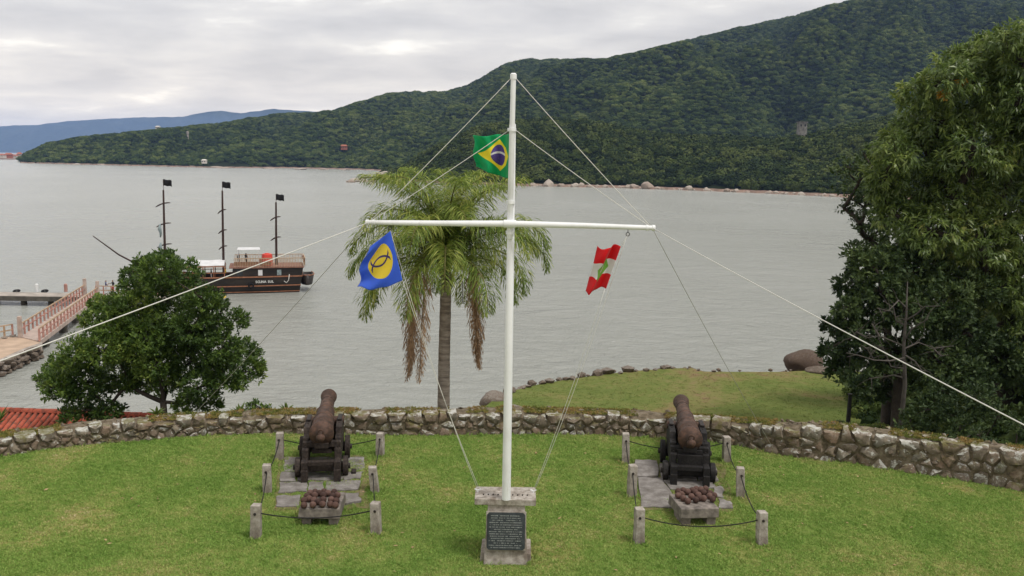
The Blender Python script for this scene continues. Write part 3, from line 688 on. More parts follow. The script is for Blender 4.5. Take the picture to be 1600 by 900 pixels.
def wall_foot():
    b = MB(); N = 110
    for i in range(N+1):
        s = WL*i/N; x, p, t, n = wframe(s)
        for d in (0.02, 0.16): q = p+n*d; b.v.append((q.x, q.y, lz(q.x, q.y)))
    b.f = [(i*2, i*2+1, i*2+3, i*2+2) for i in range(N)]; return b.mesh('wall_foot_grass')
scatter('wall_foot_grass', wall_foot(), [tuft_source(20+i, 14, 0.10, 0.05, 0.011, M['grass'], 0.5) for i in range(3)], 70, 0.5, 1.3, 'longer grass tufts at the foot of the wall', 'grass', 4, 0.2)
# fallen leaves on the lawn
def litter():
    n = 130; b = []; 
    for _ in range(n):
        x = random.uniform(-9, 9); y = random.uniform(12.2, wall_y(x)-0.3); b.append((x, y, lz(x, y)+0.035))
    b = np.array(b); a = RNG.uniform(0, 6.28, n); ax = unit(np.stack([np.cos(a), np.sin(a), RNG.uniform(-.2, .3, n)], 1)); nr = unit(np.stack([RNG.normal(0, .3, n), RNG.normal(0, .3, n), np.ones(n)], 1))
    me = leaf_mesh('fallen_leaves', b, ax, nr, RNG.uniform(0.04, 0.10, n), RNG.uniform(0.02, 0.05, n), RNG.uniform(0, 1, n), M['frond_dry']); o = link('fallen_leaves', me); tag(o, 'scattered dry fallen leaves on the lawn', 'leaves', None, 'stuff')
litter()
# ================================================================== CANNONS
SHIP, LOW = 'on the moored ship\'s side of the lawn', 'in front of the lower grassy terrace'
def cannon(px, py, aim, closed, tm, label):
    o = G(px, py); root = empty('cannon', o, label, 'cannon', 'iron cannons on the lawn')
    root.rotation_euler = (0, 0, aim)             # local +X points along the barrel
    # barrel
    bs = 0.22; az = 0.90
    Mx = Matrix.Translation((bs, 0, az)) @ Matrix.Rotation(R(90)-R(0.8), 4, 'Y')
    prof = [(-0.33, 0.0), (-0.325, 0.045), (-0.29, 0.082), (-0.245, 0.09), (-0.20, 0.078), (-0.17, 0.05), (-0.14, 0.05), (-0.11, 0.085), (-0.06, 0.16), (-0.02, 0.215), (0.0, 0.238), (0.015, 0.25), (0.075, 0.25), (0.09, 0.236), (0.13, 0.232), (0.42, 0.224), (0.43, 0.23), (0.46, 0.23), (0.47, 0.222), (0.80, 0.214), (0.81, 0.224), (0.87, 0.224), (0.885, 0.203), (1.42, 0.186), (1.43, 0.194), (1.48, 0.194), (1.49, 0.176), (2.25, 0.142), (2.26, 0.152), (2.31, 0.152), (2.32, 0.14), (2.48, 0.142), (2.6, 0.158), (2.72, 0.182), (2.78, 0.186), (2.82, 0.176), (2.84, 0.15), (2.84, 0.082), (2.3, 0.08)]
    b = MB(); b.lathe(prof, 28, Mx); bar = b.build('barrel', M['rust'], root, 40)
    b = MB(); b.lathe([(-0.41, 0.08), (-0.405, 0.086), (0.405, 0.086), (0.41, 0.08)], 16, Matrix.Translation((bs+1.22, 0, az-0.07)) @ Matrix.Rotation(R(90), 4, 'X')); b.build('trunnion', M['rust'], bar, 40)
    b = MB(); b.tube([(bs-0.25, 0.055*math.sin(a), az+0.11+0.055*math.cos(a)) for a in np.linspace(0, 6.283, 13)], 0.022, 8); b.build('breech_ring', M['rust'], bar, 40)
    b = MB(); b.box((bs+0.28, 0, az+0.222), (0.12, 0.075, 0.03)); b.build('vent_plate', M['rust'], bar, None, 0.006)
    # carriage cheeks
    cheek = [(-0.12, 0.22), (-0.12, 0.42), (0.12, 0.42), (0.14, 0.60), (0.40, 0.60), (0.42, 0.76), (0.68, 0.76), (0.72, 0.90), (1.28, 0.90), (1.3, 0.80), (1.58, 0.80), (1.72, 0.72), (1.74, 0.24), (1.25, 0.24), (1.1, 0.32), (0.6, 0.32), (0.45, 0.22)]
    for sgn in (1, -1):
        y = sgn*0.325; b = MB(); b.prism([(x, y-0.065, z) for x, z in cheek], (0, 1, 0), 0.13); ck = b.build('cheek', tm, root, None, 0.012)
        for x in (0.28, 0.56, 1.0, 1.5):
            zt = 0.62 if x < 0.4 else 0.77 if x < 0.7 else 0.91 if x < 1.25 else 0.81
            b = MB(); b.lathe([(0, 0.02), (0.018, 0.018), (0.02, 0.01)], 8, Matrix.Translation((x, y, zt-0.015))); b.build('bolt', M['iron_dark'], ck, 40)
        b = MB(); b.tube([(0.95+0.27*k/8*1.0, y, 0.915+0.055*math.sin(math.pi*k/8)) for k in range(9)], 0.022, 6) if False else b.bar((1.12, y, 0.935), (1.66 if False else 1.62, y, 0.905), 0.09, 0.03); b.build('cap_square', M['iron_dark'], ck, None, 0.006)
    # transoms, bed, axles
    def plank(nm, c, d, bev=0.012): q = MB(); q.box(c, d, None, 1.0, 0.004); return q.build(nm, tm, root, None, bev)
    plank('transom', (1.5, 0, 0.55), (0.14, 0.53, 0.36)); plank('transom', (0.36, 0, 0.655), (0.14, 0.77, 0.11)); plank('stool_bed', (0.72, 0, 0.5), (0.8, 0.4, 0.09))
    plank('transom', (0.02, 0, 0.36), (0.12, 0.54, 0.10)); 
    plank('quoin', (0.42, 0, 0.69 if closed else 0.66), (0.5, 0.28, 0.12))
    if closed: plank('rear_panel', (0.10, 0, 0.40), (0.06, 0.51, 0.42)); plank('rear_panel', (0.24, 0, 0.575), (0.05, 0.51, 0.2))
    plank('axle', (0.26, 0, 0.2), (0.17, 0.86, 0.16)); plank('axle', (1.38, 0, 0.25), (0.17, 0.86, 0.17))
    for x, r_ in ((0.26, 0.205), (1.38, 0.25)):
        for sgn in (1, -1):
            wm_ = Matrix.Translation((x, sgn*0.475, r_)) @ Matrix.Rotation(R(90), 4, 'X')
            b = MB(); b.lathe([(-0.055, 0.03), (-0.055, r_-0.012), (-0.043, r_), (0.043, r_), (0.055, r_-0.012), (0.055, 0.03)], 22, wm_); wh = b.build('wheel', tm, root, 40)
            b = MB(); b.lathe([(-0.10, 0.05), (-0.095, 0.056), (0.095, 0.056), (0.10, 0.05)], 12, wm_); b.build('hub', M['iron_dark'], wh, 40)
    for sgn in (1, -1): plank('tail_block', (-0.10, sgn*0.325, 0.14), (0.14, 0.135, 0.25))
    if not closed: plank('foot_wedge', (0.32, -0.64, 0.05), (0.2, 0.10, 0.07))
    return root
cannon(502, 752, R(90+8.5), False, M['timber_dark'], 'rusty iron cannon on open brown timber carriage, pointing towards the moored ship')
cannon(1077, 758, R(90-6.5), True, M['timber_black'], 'rusty iron cannon on boarded black carriage before the lower grassy terrace')
# ---- paving pads
def pad(name, zx, zy, ox, oy, polys, label, patch):
    pq = []
    for i in range(len(patch)):
        a, d = patch[i], patch[(i+1) % len(patch)]
        for t in range(9): pq.append((a[0]+(d[0]-a[0])*t/9+random.uniform(-14, 14), a[1]+(d[1]-a[1])*t/9+random.uniform(-10, 10)))
    b = MB(); c = [G(ox+x/3.213, oy+y/3.213) for x, y in pq]; b.add([p+Vector((0, 0, 0.012)) for p in c], [tuple(range(len(c)))])
    root = b.build(name, M['soil']); tag(root, label, None, None, 'structure')
    for pl in polys:
        q = []
        for i in range(len(pl)):                    # uneven edges
            a, d = pl[i], pl[(i+1) % len(pl)]
            for t in (0.0, 0.33, 0.66): q.append((a[0]+(d[0]-a[0])*t+random.uniform(-8, 8)*(t > 0), a[1]+(d[1]-a[1])*t+random.uniform(-4.5, 4.5)*(t > 0)))
        pts = [G(ox+x/3.213, oy+y/3.213) for x, y in q]; z = random.uniform(0.038, 0.055); b = MB(); b.prism([Vector((p.x, p.y, -0.02)) for p in pts], (0, 0, 1), z+0.02); b.build('paving_slab', M['slab'], root, None, 0.008)
pad('cannon_pad', 0, 0, 360, 580, [[(268, 440), (338, 438), (335, 508), (272, 510)], [(258, 514), (322, 514), (330, 562), (250, 562)], [(246, 567), (384, 567), (386, 612), (238, 620)], [(232, 634), (352, 628), (346, 686), (228, 686)],
    [(582, 440), (672, 438), (670, 502), (580, 510)], [(576, 515), (668, 513), (652, 548), (570, 556)], [(480, 560), (655, 556), (640, 600), (478, 612)], [(556, 622), (645, 622), (656, 662), (556, 676)], [(345, 440), (575, 440), (573, 510), (342, 510)], [(332, 516), (566, 516), (562, 552), (336, 560)], [(392, 568), (470, 562), (470, 612), (392, 612)]],
    'patch of flat paving slabs under the cannon with the open carriage', [(240, 428), (690, 428), (690, 690), (215, 700)])
pad('cannon_pad', 0, 0, 940, 590, [[(168, 422), (275, 428), (282, 504), (180, 504)], [(183, 511), (300, 511), (358, 600), (356, 662), (198, 660)], [(290, 440), (480, 440), (480, 520), (300, 520)], [(486, 440), (572, 450), (588, 522), (486, 520)], [(310, 526), (560, 528), (566, 560), (345, 570)], [(562, 552), (606, 556), (614, 610), (570, 606)], [(586, 614), (646, 630), (660, 662), (586, 662)]],
    'patch of flat paving slabs under the cannon with the black boarded carriage', [(160, 415), (600, 425), (670, 670), (190, 672)])
# ---- shot trays and cannonballs
def tray(fl, fr_, bl, top, label, balls, blabel):
    a, b_, d = P(*fl, top), P(*fr_, top), P(*bl, top); u = (b_-a); wv = u.length; u.normalize(); v = Vector((-u.y, u.x, 0)); dep = max(0.55, min(0.85, (d-a).dot(v)))
    o = a + u*wv/2 + v*dep/2; o.z = lz(o.x, o.y); root = empty('shot_tray', o, label, 'tray', 'shot trays behind the cannons'); ang = math.atan2(u.y, u.x); root.rotation_euler = (0, 0, ang)
    b = MB(); T = top-o.z; b.box((0, 0, T-0.095), (wv, dep, 0.19), None, 0.97, 0.008)
    b.build('slab', M['tray'], root, None, 0.015)
    for sx_ in (-1, 1): b = MB(); b.box((sx_*wv*0.32, -dep*0.12, (T-0.19)/2-0.03), (0.16, dep*0.6, T-0.19+0.06), None, 1, 0.01); b.build('support_block', M['tray'], root, None, 0.01)
    rim = MB()
    me = None
    for (i, (px, py)) in enumerate(balls):
        p = P(px, py, top+0.058)
        if me is None:
            bm = bmesh.new(); bmesh.ops.create_icosphere(bm, subdivisions=3, radius=0.061); me = bpy.data.meshes.new('cannonball'); bm.to_mesh(me); bm.free(); me.shade_smooth(); me.materials.append(M['ball'])
        o2 = link('cannonball', me); p.z = top+0.059; o2.location = p; o2.rotation_euler = (i*1.3, i*2.1, i); tag(o2, blabel, 'cannonball', 'cannonballs on the ' + ('ship side' if px < 800 else 'terrace side') + ' tray')
z2 = lambda L, ox, oy: [(ox+x/3.213, oy+y/3.213) for x, y in L]
tray((465, 795), (531, 795), (476, 768), 0.33, 'concrete slab tray of cannonballs behind the cannon with the open carriage',
     z2([(425, 607), (470, 605), (521, 607), (384, 627), (423, 623), (467, 622), (513, 626), (369, 648), (420, 647), (466, 645), (506, 645), (369, 673), (414, 671), (462, 668), (501, 668), (440, 655), (395, 640), (490, 612), (445, 612), (400, 611), (537, 622), (532, 650), (527, 672)], 360, 580), 'small rusty cannonball on the tray behind the open carriage')
tray((1064, 796), (1125, 794), (1052, 771), 0.33, 'concrete slab tray of cannonballs behind the cannon with the black carriage',
     z2([(384, 571), (433, 573), (475, 560), (522, 558), (402, 587), (451, 597), (471, 577), (486, 589), (513, 577), (545, 580), (410, 606), (433, 620), (473, 614), (512, 606), (542, 594), (557, 610), (498, 562), (455, 566), (410, 566), (492, 604), (565, 592), (385, 592)], 940, 590), 'small rusty cannonball on the tray behind the black boarded carriage')
# ---- posts and ropes
def post(bx, by, tx, ty, label, group):
    base = G(bx, by); d = ray(tx, ty); 
    # top: same distance as the base
    t = base.y/d.y; top = Vector((0, 0, CAMZ))+d*t; h = min(0.74, max(0.5, top.z)); lean = Vector((top.x-base.x, random.uniform(-0.03, 0.03), 0))
    b = MB(); Mr = Matrix.Rotation(random.uniform(-0.2, 0.2), 3, 'Z'); v = []
    for z, k in ((-0.1, 1.04), (h*0.5, 1.0), (h, 0.93)):
        for i, j in ((-1, -1), (1, -1), (1, 1), (-1, 1)): q = Mr @ Vector((i*0.083*k, j*0.083*k, 0)); v.append(q+lean*(z/h)+Vector((random.uniform(-.006, .006), random.uniform(-.006, .006), z)))
    f = [(0, 3, 2, 1), (8, 9, 10, 11)]+[(r*4+i, r*4+(i+1) % 4, r*4+4+(i+1) % 4, r*4+4+i) for r in (0, 1) for i in range(4)]
    b.add(v, f); root = empty('bollard', base, label, 'bollard', group); b.build('shaft', M['concrete'], root, None, 0.014)
    hz = h*0.76; hp = Vector((0, 0, hz))+lean*0.76
    for sgn in (-1, 1):
        q = MB(); q.lathe([(-0.012, 0.022), (0.012, 0.028), (0.014, 0.012)], 10, Matrix.Translation(hp+Vector((0, sgn*0.084, 0))) @ Matrix.Rotation(R(90)*sgn, 4, 'X')); q.build('rope_eye', M['iron_dark'], root, 40)
    return base+hp
def enclosure(pts, who, group):
    nm = ['far corner on the {} side', 'far corner on the {} side', 'middle of the {} side', 'middle of the {} side', 'near corner on the {} side', 'near corner on the {} side']
    eyes = []
    for (bx, by, tx, ty, desc) in pts: eyes.append(post(bx, by, tx, ty, desc, group))
    order = [0, 2, 4, 5, 3, 1, 0]; path = []
    b = MB()
    for i in range(6):
        a, c = eyes[order[i]], eyes[order[i+1]]; L = (c-a).length; sag = 0.05+0.055*L*random.uniform(0.6, 1.2) if L > 1.2 else 0.05
        for k in range(12): t = k/12; q = a.lerp(c, t); q.z -= sag*4*t*(1-t); path.append(q)
    path.append(eyes[0]); b.tube(path, 0.0105, 6); o = b.build('barrier_rope', M['rope_black'], None, 179); tag(o, 'black rope strung through the concrete bollards around the cannon with ' + who, 'rope', 'barrier ropes')
PL = [(437, 719, 437, 677), (594, 712, 594, 676), (418, 769, 417, 725), (586, 767, 582, 727), (400, 841, 401, 788), (588, 832, 586, 785)]
DL = ['concrete bollard by the wall, on the tree side of the open-carriage cannon', 'concrete bollard by the wall, between the open-carriage cannon and the palm', 'concrete bollard beside the open carriage wheel, on the tree side', 'concrete bollard beside the open carriage wheel, on the flagpole side', 'concrete bollard beside the open-carriage shot tray, away from the flagpole', 'concrete bollard beside the open-carriage shot tray, towards the flagpole']
PR = [(978, 721, 978, 675), (1135, 721, 1135, 682), (987, 776, 989, 727), (1157, 777, 1157, 731), (998, 848, 999, 793), (1190, 849, 1191, 798)]
DR = ['concrete bollard by the wall, on the flagpole side of the black-carriage cannon', 'concrete bollard by the wall, on the big trees\' side of the black-carriage cannon', 'concrete bollard beside the black carriage wheel, on the flagpole side', 'concrete bollard beside the black carriage wheel, on the big trees\' side', 'concrete bollard beside the black-carriage shot tray, towards the flagpole', 'concrete bollard beside the black-carriage shot tray, away from the flagpole']
enclosure([a+(d,) for a, d in zip(PL, DL)], 'the open carriage', 'concrete bollards around the cannons')
enclosure([a+(d,) for a, d in zip(PR, DR)], 'the black boarded carriage', 'concrete bollards around the cannons')
def contact_shade_grass():  # rings of longer tufts, added to give contact shade where things meet the lawn
    b = MB()
    def ring(c, hx, hy, wd):
        o = len(b.v)
        for k_, (i, j) in enumerate(((-1, -1), (1, -1), (1, 1), (-1, 1))):
            for e_ in (0, wd): x, y = c.x+i*(hx+e_), c.y+j*(hy+e_); b.v.append((x, y, lz(x, y)))
        for k_ in range(4): a, d = o+k_*2, o+((k_+1) % 4)*2; b.f.append((a, a+1, d+1, d))
    for q in PL+PR: ring(G(q[0], q[1]), 0.085, 0.085, 0.10)
    ring(G(790, 868)+Vector((0, 0.08, 0)), 0.43, 0.31, 0.09); ring(G(498, 805)+Vector((0, 0.25, 0)), 0.36, 0.33, 0.08); ring(G(1090, 805)+Vector((0, 0.25, 0)), 0.36, 0.33, 0.08)
    return b.mesh('contact_shade_grass')
scatter('contact_shade_grass', contact_shade_grass(), [tuft_source(60+i, 12, 0.11, 0.035, 0.010, M['grass'], 0.45) for i in range(3)], 260, 0.4, 1.2, 'longer grass tufts added for contact shade around the bollards, trays and pedestal', 'grass', 14, 0.2)
# ================================================================== PEDESTAL, FLAGPOLE, FLAGS
PB = G(790, 868); PY = PB.y
def pedestal():
    root = empty('pedestal', PB, 'tapered concrete pedestal with a bronze plaque, carrying the flagpole', 'pedestal'); capz = 1.06
    v = []; b = MB()
    for z, hx, hy in ((-0.05, 0.36, 0.34), (0.95, 0.30, 0.22)):
        for i, j in ((-1, -1), (1, -1), (1, 1), (-1, 1)): v.append((i*hx, j*hy+(0.0 if z < 0 else 0.06), z))
    b.add(v, [(0, 3, 2, 1), (4, 5, 6, 7), (0, 1, 5, 4), (1, 2, 6, 5), (2, 3, 7, 6), (3, 0, 4, 7)]); b.build('body', M['concrete'], root, None, 0.012)
    b = MB(); b.box((0, 0.08, 0.03), (0.86, 0.62, 0.22), None, 0.95, 0.015); b.build('plinth', M['concrete'], root, None, 0.015)
    b = MB(); b.box((-0.02, 0.08, capz-0.055), (1.0, 0.56, 0.11), None, 1.0, 0.008); cap = b.build('cap_slab', M['concrete'], root, None, 0.01)
    for k in range(10):
        if k in (4, 5): continue
        b = MB(); b.lathe([(0, 0.012), (0.018, 0.012), (0.02, 0.006)], 8, Matrix.Translation((-0.38+k*0.08, -0.02, capz-0.004))); b.build('bolt', M['iron_dark'], cap, 40)
    # plaque leaning with the front face
    tl = math.atan2(0.34-0.16, 1.0); Mp = Matrix.Translation((0.0, -0.262, 0.545)) @ Matrix.Rotation(-tl, 4, 'X')
    W, H = 0.62, 0.60; c = 0.035
    out = [(-W/2+c, -H/2), (W/2-c, -H/2), (W/2, -H/2+c), (W/2, H/2-c), (W/2-c, H/2), (-W/2+c, H/2), (-W/2, H/2-c), (-W/2, -H/2+c)]
    b = MB(); b.box((0, 0, 0), (0.65, 0.03, 0.63)); b.v = [tuple(Mp @ Vector(q)) for q in b.v]; b.build('backing', M['concrete'], root, None, 0.004)
    b = MB(); b.prism([Mp @ Vector((x, -0.034, z)) for x, z in out], (Mp.to_3x3() @ Vector((0, 1, 0))), 0.03); pq = b.build('plaque', M['plaque'], root, None, 0.004)
    b = MB()                                       # worn, unreadable lines of raised letters
    for r_ in range(15):
        z = H/2-0.05-r_*0.0365; ind = random.choice((0.02, 0.02, 0.05, 0.1)); x = -W/2+0.02+ind
        while x < W/2-0.03-ind:
            l = random.uniform(0.009, 0.018)
            if random.random() < 0.84: 
                hh = random.uniform(0.010, 0.017); q = MB(); q.box((x, -0.0355, z), (l*0.62, 0.004, hh)); b.add([Mp @ Vector(a) for a in q.v], q.f)
            x += l
    tag(b.build('lettering', M['letters'], pq), None, None, None, 'stuff')
    for sx_ in (-1, 1):
        b = MB(); x0 = -0.02+sx_*0.46; b.tube([(x0-0.05, 0.1, capz+0.05), (x0, 0.1, capz+0.03), (x0+0.05, 0.1, capz+0.05)], 0.012, 8); b.tube([(x0, 0.1, capz-0.01), (x0, 0.1, capz+0.035)], 0.012, 8); b.build('cleat', M['white'], root, 40)
    return capz
CAPZ = pedestal()
PX = P(791, 779, CAPZ); MAST = Vector((PX.x, PX.y, 0)); D0 = MAST.y
topz = PD(802, 115, D0).z; yardz = PD(798, 349, D0-0.1).z; lowtop = PD(802, 193, D0).z
YL, YR = PD(576, 347.5, D0-0.10), PD(1019, 356, D0-0.10)
def flagpole():
    root = empty('flagpole', Vector((MAST.x, MAST.y, CAPZ)), 'tall white flagpole with a topmast and a long cross yard', 'flagpole'); o = Vector(root.location)
    b = MB(); b.tube([(0, 0, -0.01), (0, 0, 2.2), (0, 0, lowtop-CAPZ-0.02), (0, 0, lowtop-CAPZ)], [0.071, 0.066, 0.05, 0.038], 20); b.build('lower_mast', M['white'], root, 40)
    b = MB(); z0 = yardz-CAPZ-0.25; tp = topz-CAPZ; b.tube([(-0.02, -0.092, z0), (-0.02, -0.092, z0+0.02), (-0.0, -0.09, tp-0.1), (0, -0.09, tp-0.01), (0, -0.09, tp)], [0.03, 0.045, 0.04, 0.04, 0.03], 18); tm = b.build('topmast', M['white'], root, 40)
    b = MB(); b.lathe([(0, 0.043), (0.0, 0.05), (0.07, 0.05), (0.09, 0.03)], 16, Matrix.Translation((0, -0.09, tp-0.09))); b.build('mast_cap', M['white'], tm, 40)
    for z in (z0+0.08, lowtop-CAPZ-0.12, z0+0.55):
        b = MB(); b.lathe([(0, 0.06), (0.0, 0.068), (0.05, 0.068), (0.05, 0.06)], 18, Matrix.Translation((-0.01, -0.05, z)) @ Matrix.Scale(1.55, 4, (0, 1, 0))); b.build('clamp_band', M['white'], root, 40)
    a, c = YL-o, YR-o; mid = Vector((-0.02, -0.185, yardz-CAPZ)); pts = [a, a.lerp(mid, 0.5)+Vector((0, 0, -0.004)), mid, mid.lerp(c, 0.5)+Vector((0, 0, 0.004)), c]
    b = MB(); b.tube(pts, [0.036, 0.043, 0.05, 0.043, 0.036], 16); yd = b.build('yard', M['white'], root, 40)
    for p, d in ((a, (a-mid).normalized()), (c, (c-mid).normalized())):
        b = MB(); b.tube([p-d*0.10, p-d*0.099, p-d*0.06, p-d*0.059], [0.036, 0.045, 0.045, 0.036], 14); b.tube([p-d*0.01, p+d*0.0, p+d*0.04, p+d*0.05], [0.03, 0.046, 0.046, 0.03], 14); b.build('end_cap', M['white'], yd, 40)
    b = MB(); b.tube([mid+Vector((-0.09, 0, 0)), mid+Vector((0.09, 0, 0))], 0.062, 14); b.box(mid+Vector((0.02, 0.09, 0)), (0.16, 0.12, 0.10)); b.build('yard_bracket', M['white'], root, 40)
    e = P(0, 0, 0)
    for px, py, n in ((609, 353, 'eye'), (981, 363, 'eye')):
        q = PD(px, py+3, D0-0.1)-o; b = MB(); b.tube([q+Vector((0.028*math.cos(t), 0, 0.028*math.sin(t))) for t in np.linspace(0, 6.283, 15)], 0.006, 6); b.tube([q+Vector((0, 0, 0.027)), q+Vector((0, 0, 0.07))], 0.006, 6); b.build('ring', M['iron_dark'], yd, 40)
flagpole()
# ---- stays, guys and halyards
def line(name, pts, r_, mat, label, group='flagpole lines'):
    b = MB(); b.tube(pts, r_, 6); o = b.build(name, mat, None, 179); tag(o, label, 'rope', group)
def sagged(a, c, sag, n=14): return [a.lerp(c, k/n)-Vector((0, 0, sag*4*(k/n)*(1-k/n))) for k in range(n+1)]
TT = Vector((MAST.x, MAST.y-0.09, topz-0.09)); TL = Vector((MAST.x, MAST.y, lowtop-0.1))
for e_, side in ((YL, 'blue flag\'s'), (YR, 'red and white flag\'s')):
    line('stay', sagged(TT+Vector((0.05 if e_ is YR else -0.05, 0, 0)), e_, 0.02), 0.006, M['rope_white'], f'white stay from the pole top to the {side} yard end')
    line('stay', sagged(TL+Vector((0.05 if e_ is YR else -0.05, 0, 0)), e_, 0.02), 0.006, M['rope_white'], f'white stay from the lower mast top to the {side} yard end')
gl = PD(0, 561, 7.6); line('guy_rope', sagged(YL, gl+(gl-YL)*0.5, 0.02), 0.0062, M['rope_white'], 'long white guy rope crossing in front of the round tree')
gr = PD(1600, 656, 7.8); line('guy_rope', sagged(YR, gr+(gr-YR)*0.5, 0.05), 0.0062, M['rope_white'], 'long white guy rope crossing in front of the big dark trees')
line('guy_rope', sagged(YL, G(262, 690), 0.06), 0.0048, M['rope_grey'], 'thin grey guy rope from the blue flag\'s yard end down to the wall foot')
line('guy_rope', sagged(YR, G(1215, 711), 0.06), 0.0048, M['rope_grey'], 'thin grey guy rope from the red and white flag\'s yard end to the wall')
cl = PB+Vector((-0.48, 0.1, CAPZ+0.04)); cr = PB+Vector((0.44, 0.1, CAPZ+0.04))
line('halyard', sagged(PD(609, 357, D0-0.1), cl, 0.16), 0.004, M['rope_white'], 'white halyard of the blue flag, outer fall')
line('halyard', sagged(PD(629, 438, D0-0.16), cl+Vector((0.03, 0, 0)), 0.1), 0.004, M['rope_white'], 'white halyard of the blue flag, from its lower corner')
line('halyard', sagged(PD(981, 364, D0-0.1), cr+Vector((0.02, 0, 0)), 0.16), 0.004, M['rope_white'], 'pale halyard of the red and white flag, outer fall')
line('halyard', sagged(PD(945, 452, D0-0.16), cr, 0.1), 0.004, M['rope_white'], 'pale halyard of the red and white flag, from its lower corner')
# ---- flags (printed pattern by UV on waving cloth)
def flag(name, f, nu, nv, mat, label):
    b = MB(); uv = []
    for i in range(nu+1):
        for j in range(nv+1): u, v = i/nu, j/nv; b.v.append(tuple(f(u, v))); uv.append((u, v))
    k = nv+1; b.f = [(i*k+j, (i+1)*k+j, (i+1)*k+j+1, i*k+j+1) for i in range(nu) for j in range(nv)]
    me = b.mesh(name, 179); lay = me.uv_layers.new(name='UVMap')
    for lp in me.loops: lay.data[lp.index].uv = uv[lp.vertex_index]
    o = link(name, me, mat); so_ = o.modifiers.new('thickness', 'SOLIDIFY'); so_.thickness = 0.003; tag(o, label, 'flag', 'flags on the flagpole')
def cloth(name):
    k = Mat(name, 0.75, 0.2); s = k.node('ShaderNodeSeparateXYZ'); k.t.links.new(k.coord('uv'), s.inputs[0])
    k.b.inputs['Sheen Weight'].default_value = 0.15
    return k, X(k.t, s.outputs[0]), X(k.t, s.outputs[1])
def through(k, c, f=0.45):
    tr = k.node('ShaderNodeBsdfTranslucent'); k.t.links.new(c, tr.inputs[0]); ms = k.node('ShaderNodeMixShader'); ms.inputs[0].default_value = f
    k.t.links.new(k.b.outputs[0], ms.inputs[1]); k.t.links.new(tr.outputs[0], ms.inputs[2]); k.t.links.new(ms.outputs[0], k.t.nodes['Material Output'].inputs[0])
k, u, v = cloth('green_yellow_flag_cloth')
du, dv = (u-0.5), (v-0.5)
rh = (du.abs()/0.415 + dv.abs()/0.38).lt(1.0); rr_ = ((du*1.43)*(du*1.43)+dv*dv).sqrt(); disc = rr_.lt(0.25)
bc = (((du*1.43+0.06)*(du*1.43+0.06)+(dv+0.66)*(dv+0.66)).sqrt()-0.72).abs().lt(0.026)
vo = k.node('ShaderNodeTexVoronoi'); vo.inputs['Scale'].default_value = 26; k.t.links.new(k.coord('uv'), vo.inputs['Vector']); st = X(k.t, vo.outputs[0]).lt(0.14)
c = k.mix(rh, (0.01, 0.42, 0.15), (0.88, 0.78, 0.06)); c = k.mix(disc, c, (0.13, 0.09, 0.34)); c = k.mix(disc*st*0.5, c, (0.7, 0.7, 0.75)); c = k.mix(disc*bc, c, (0.75, 0.75, 0.75)); k.col(c); through(k, c); MBR = k.m
k, u, v = cloth('blue_flag_cloth')
du, dv = (u-0.44)*1.0, (v-0.53)*1.0; d = (du*du*1.05+dv*dv).sqrt(); disc = d.lt(0.345)
# fish of two crossing arcs, turned
ca, sa = math.cos(0.22), math.sin(0.22)
fx = (du*ca - dv*sa)*0.82; fy = (du*sa + dv*ca)*0.82
def arc(sgn): return (((fx+0.006)*(fx+0.006)+(fy+sgn*0.165)*(fy+sgn*0.165)).sqrt()-0.235).abs().lt(0.016)
rng = fx.abs().lt(0.22)
up_ = arc(1)*(fy+0.03*1).gt(-0.075)*rng; dn_ = arc(-1)*(fy-0.03).lt(0.075)*rng; fish = up_.max(dn_)
c = k.mix(disc, (0.075, 0.19, 0.80), (0.86, 0.70, 0.08)); c = k.mix(disc*fish, c, (0.09, 0.07, 0.22)); k.col(c); through(k, c); MBL = k.m
k, u, v = cloth('red_white_flag_cloth')
du, dv = (u-0.5), (v-0.5); wht = dv.abs().lt(0.167); rh = (du.abs()/0.30 + dv.abs()/0.30).lt(1.0); em = ((du*1.4)*(du*1.4)+dv*dv).sqrt()
c = k.mix(wht, (0.72, 0.012, 0.018), (0.78, 0.76, 0.75)); c = k.mix(rh, c, (0.22, 0.46, 0.08)); c = k.mix(em.lt(0.09), c, (0.75, 0.72, 0.68)); c = k.mix(em.lt(0.04), c, (0.45, 0.06, 0.05)); k.col(c); through(k, c); MSC = k.m
def bil(c00, c10, c01, c11): return lambda u, v: c00.lerp(c10, u).lerp(c01.lerp(c11, u), v)
# u: hoist (0) -> fly (1), v: bottom (0) -> top (1)
def f_br(u, v):
    tl, bl = PD(738, 212, D0+0.25), PD(741, 263, D0+0.25); th, bh = PD(796, 209, D0+0.03), PD(796, 280, D0+0.03)
    kx = 1-(1-u)**1.0; w_ = float(np.interp(u, [0, 0.3, 0.5, 0.75, 1], [0.0, 0.10, 0.27, 0.62, 1.0]))
    p = bh.lerp(bl, w_).lerp(th.lerp(tl, w_), v); dep = float(np.interp(u, [0, 0.3, 0.5, 0.75, 1], [0, 0.26, 0.34, 0.22, 0.3])); p.y += dep
    p.y += 0.05*math.sin(u*15+v*4)*u + 0.03*math.sin(u*24-v*9)*u; p.z += 0.018*math.sin(u*13+1)*u+0.02*math.sin(v*6+u*9)*u*(1-v); p.x += 0.02*math.sin(v*9+1)*u**3
    return p
flag('brazil_flag' if False else 'green_yellow_flag', f_br, 40, 26, MBR, 'green flag with yellow rhombus and dark blue disc flying at the topmast')
def f_bl(u, v):
    g = bil(PD(629, 438, D0-0.16), PD(556, 448, D0-0.02), PD(610, 361, D0-0.12), PD(575, 386, D0-0.05)); p = g(u, v)
    p.y += 0.06*math.sin(u*7+v*5)*u + 0.035*math.sin(v*14+u*6)*u; p.z += (-0.075*math.sin(math.pi*u)*(1-v)) + 0.02*math.sin(u*16)*(1-v)*u; p.x += 0.035*math.sin(v*8+0.5)*u
    return p
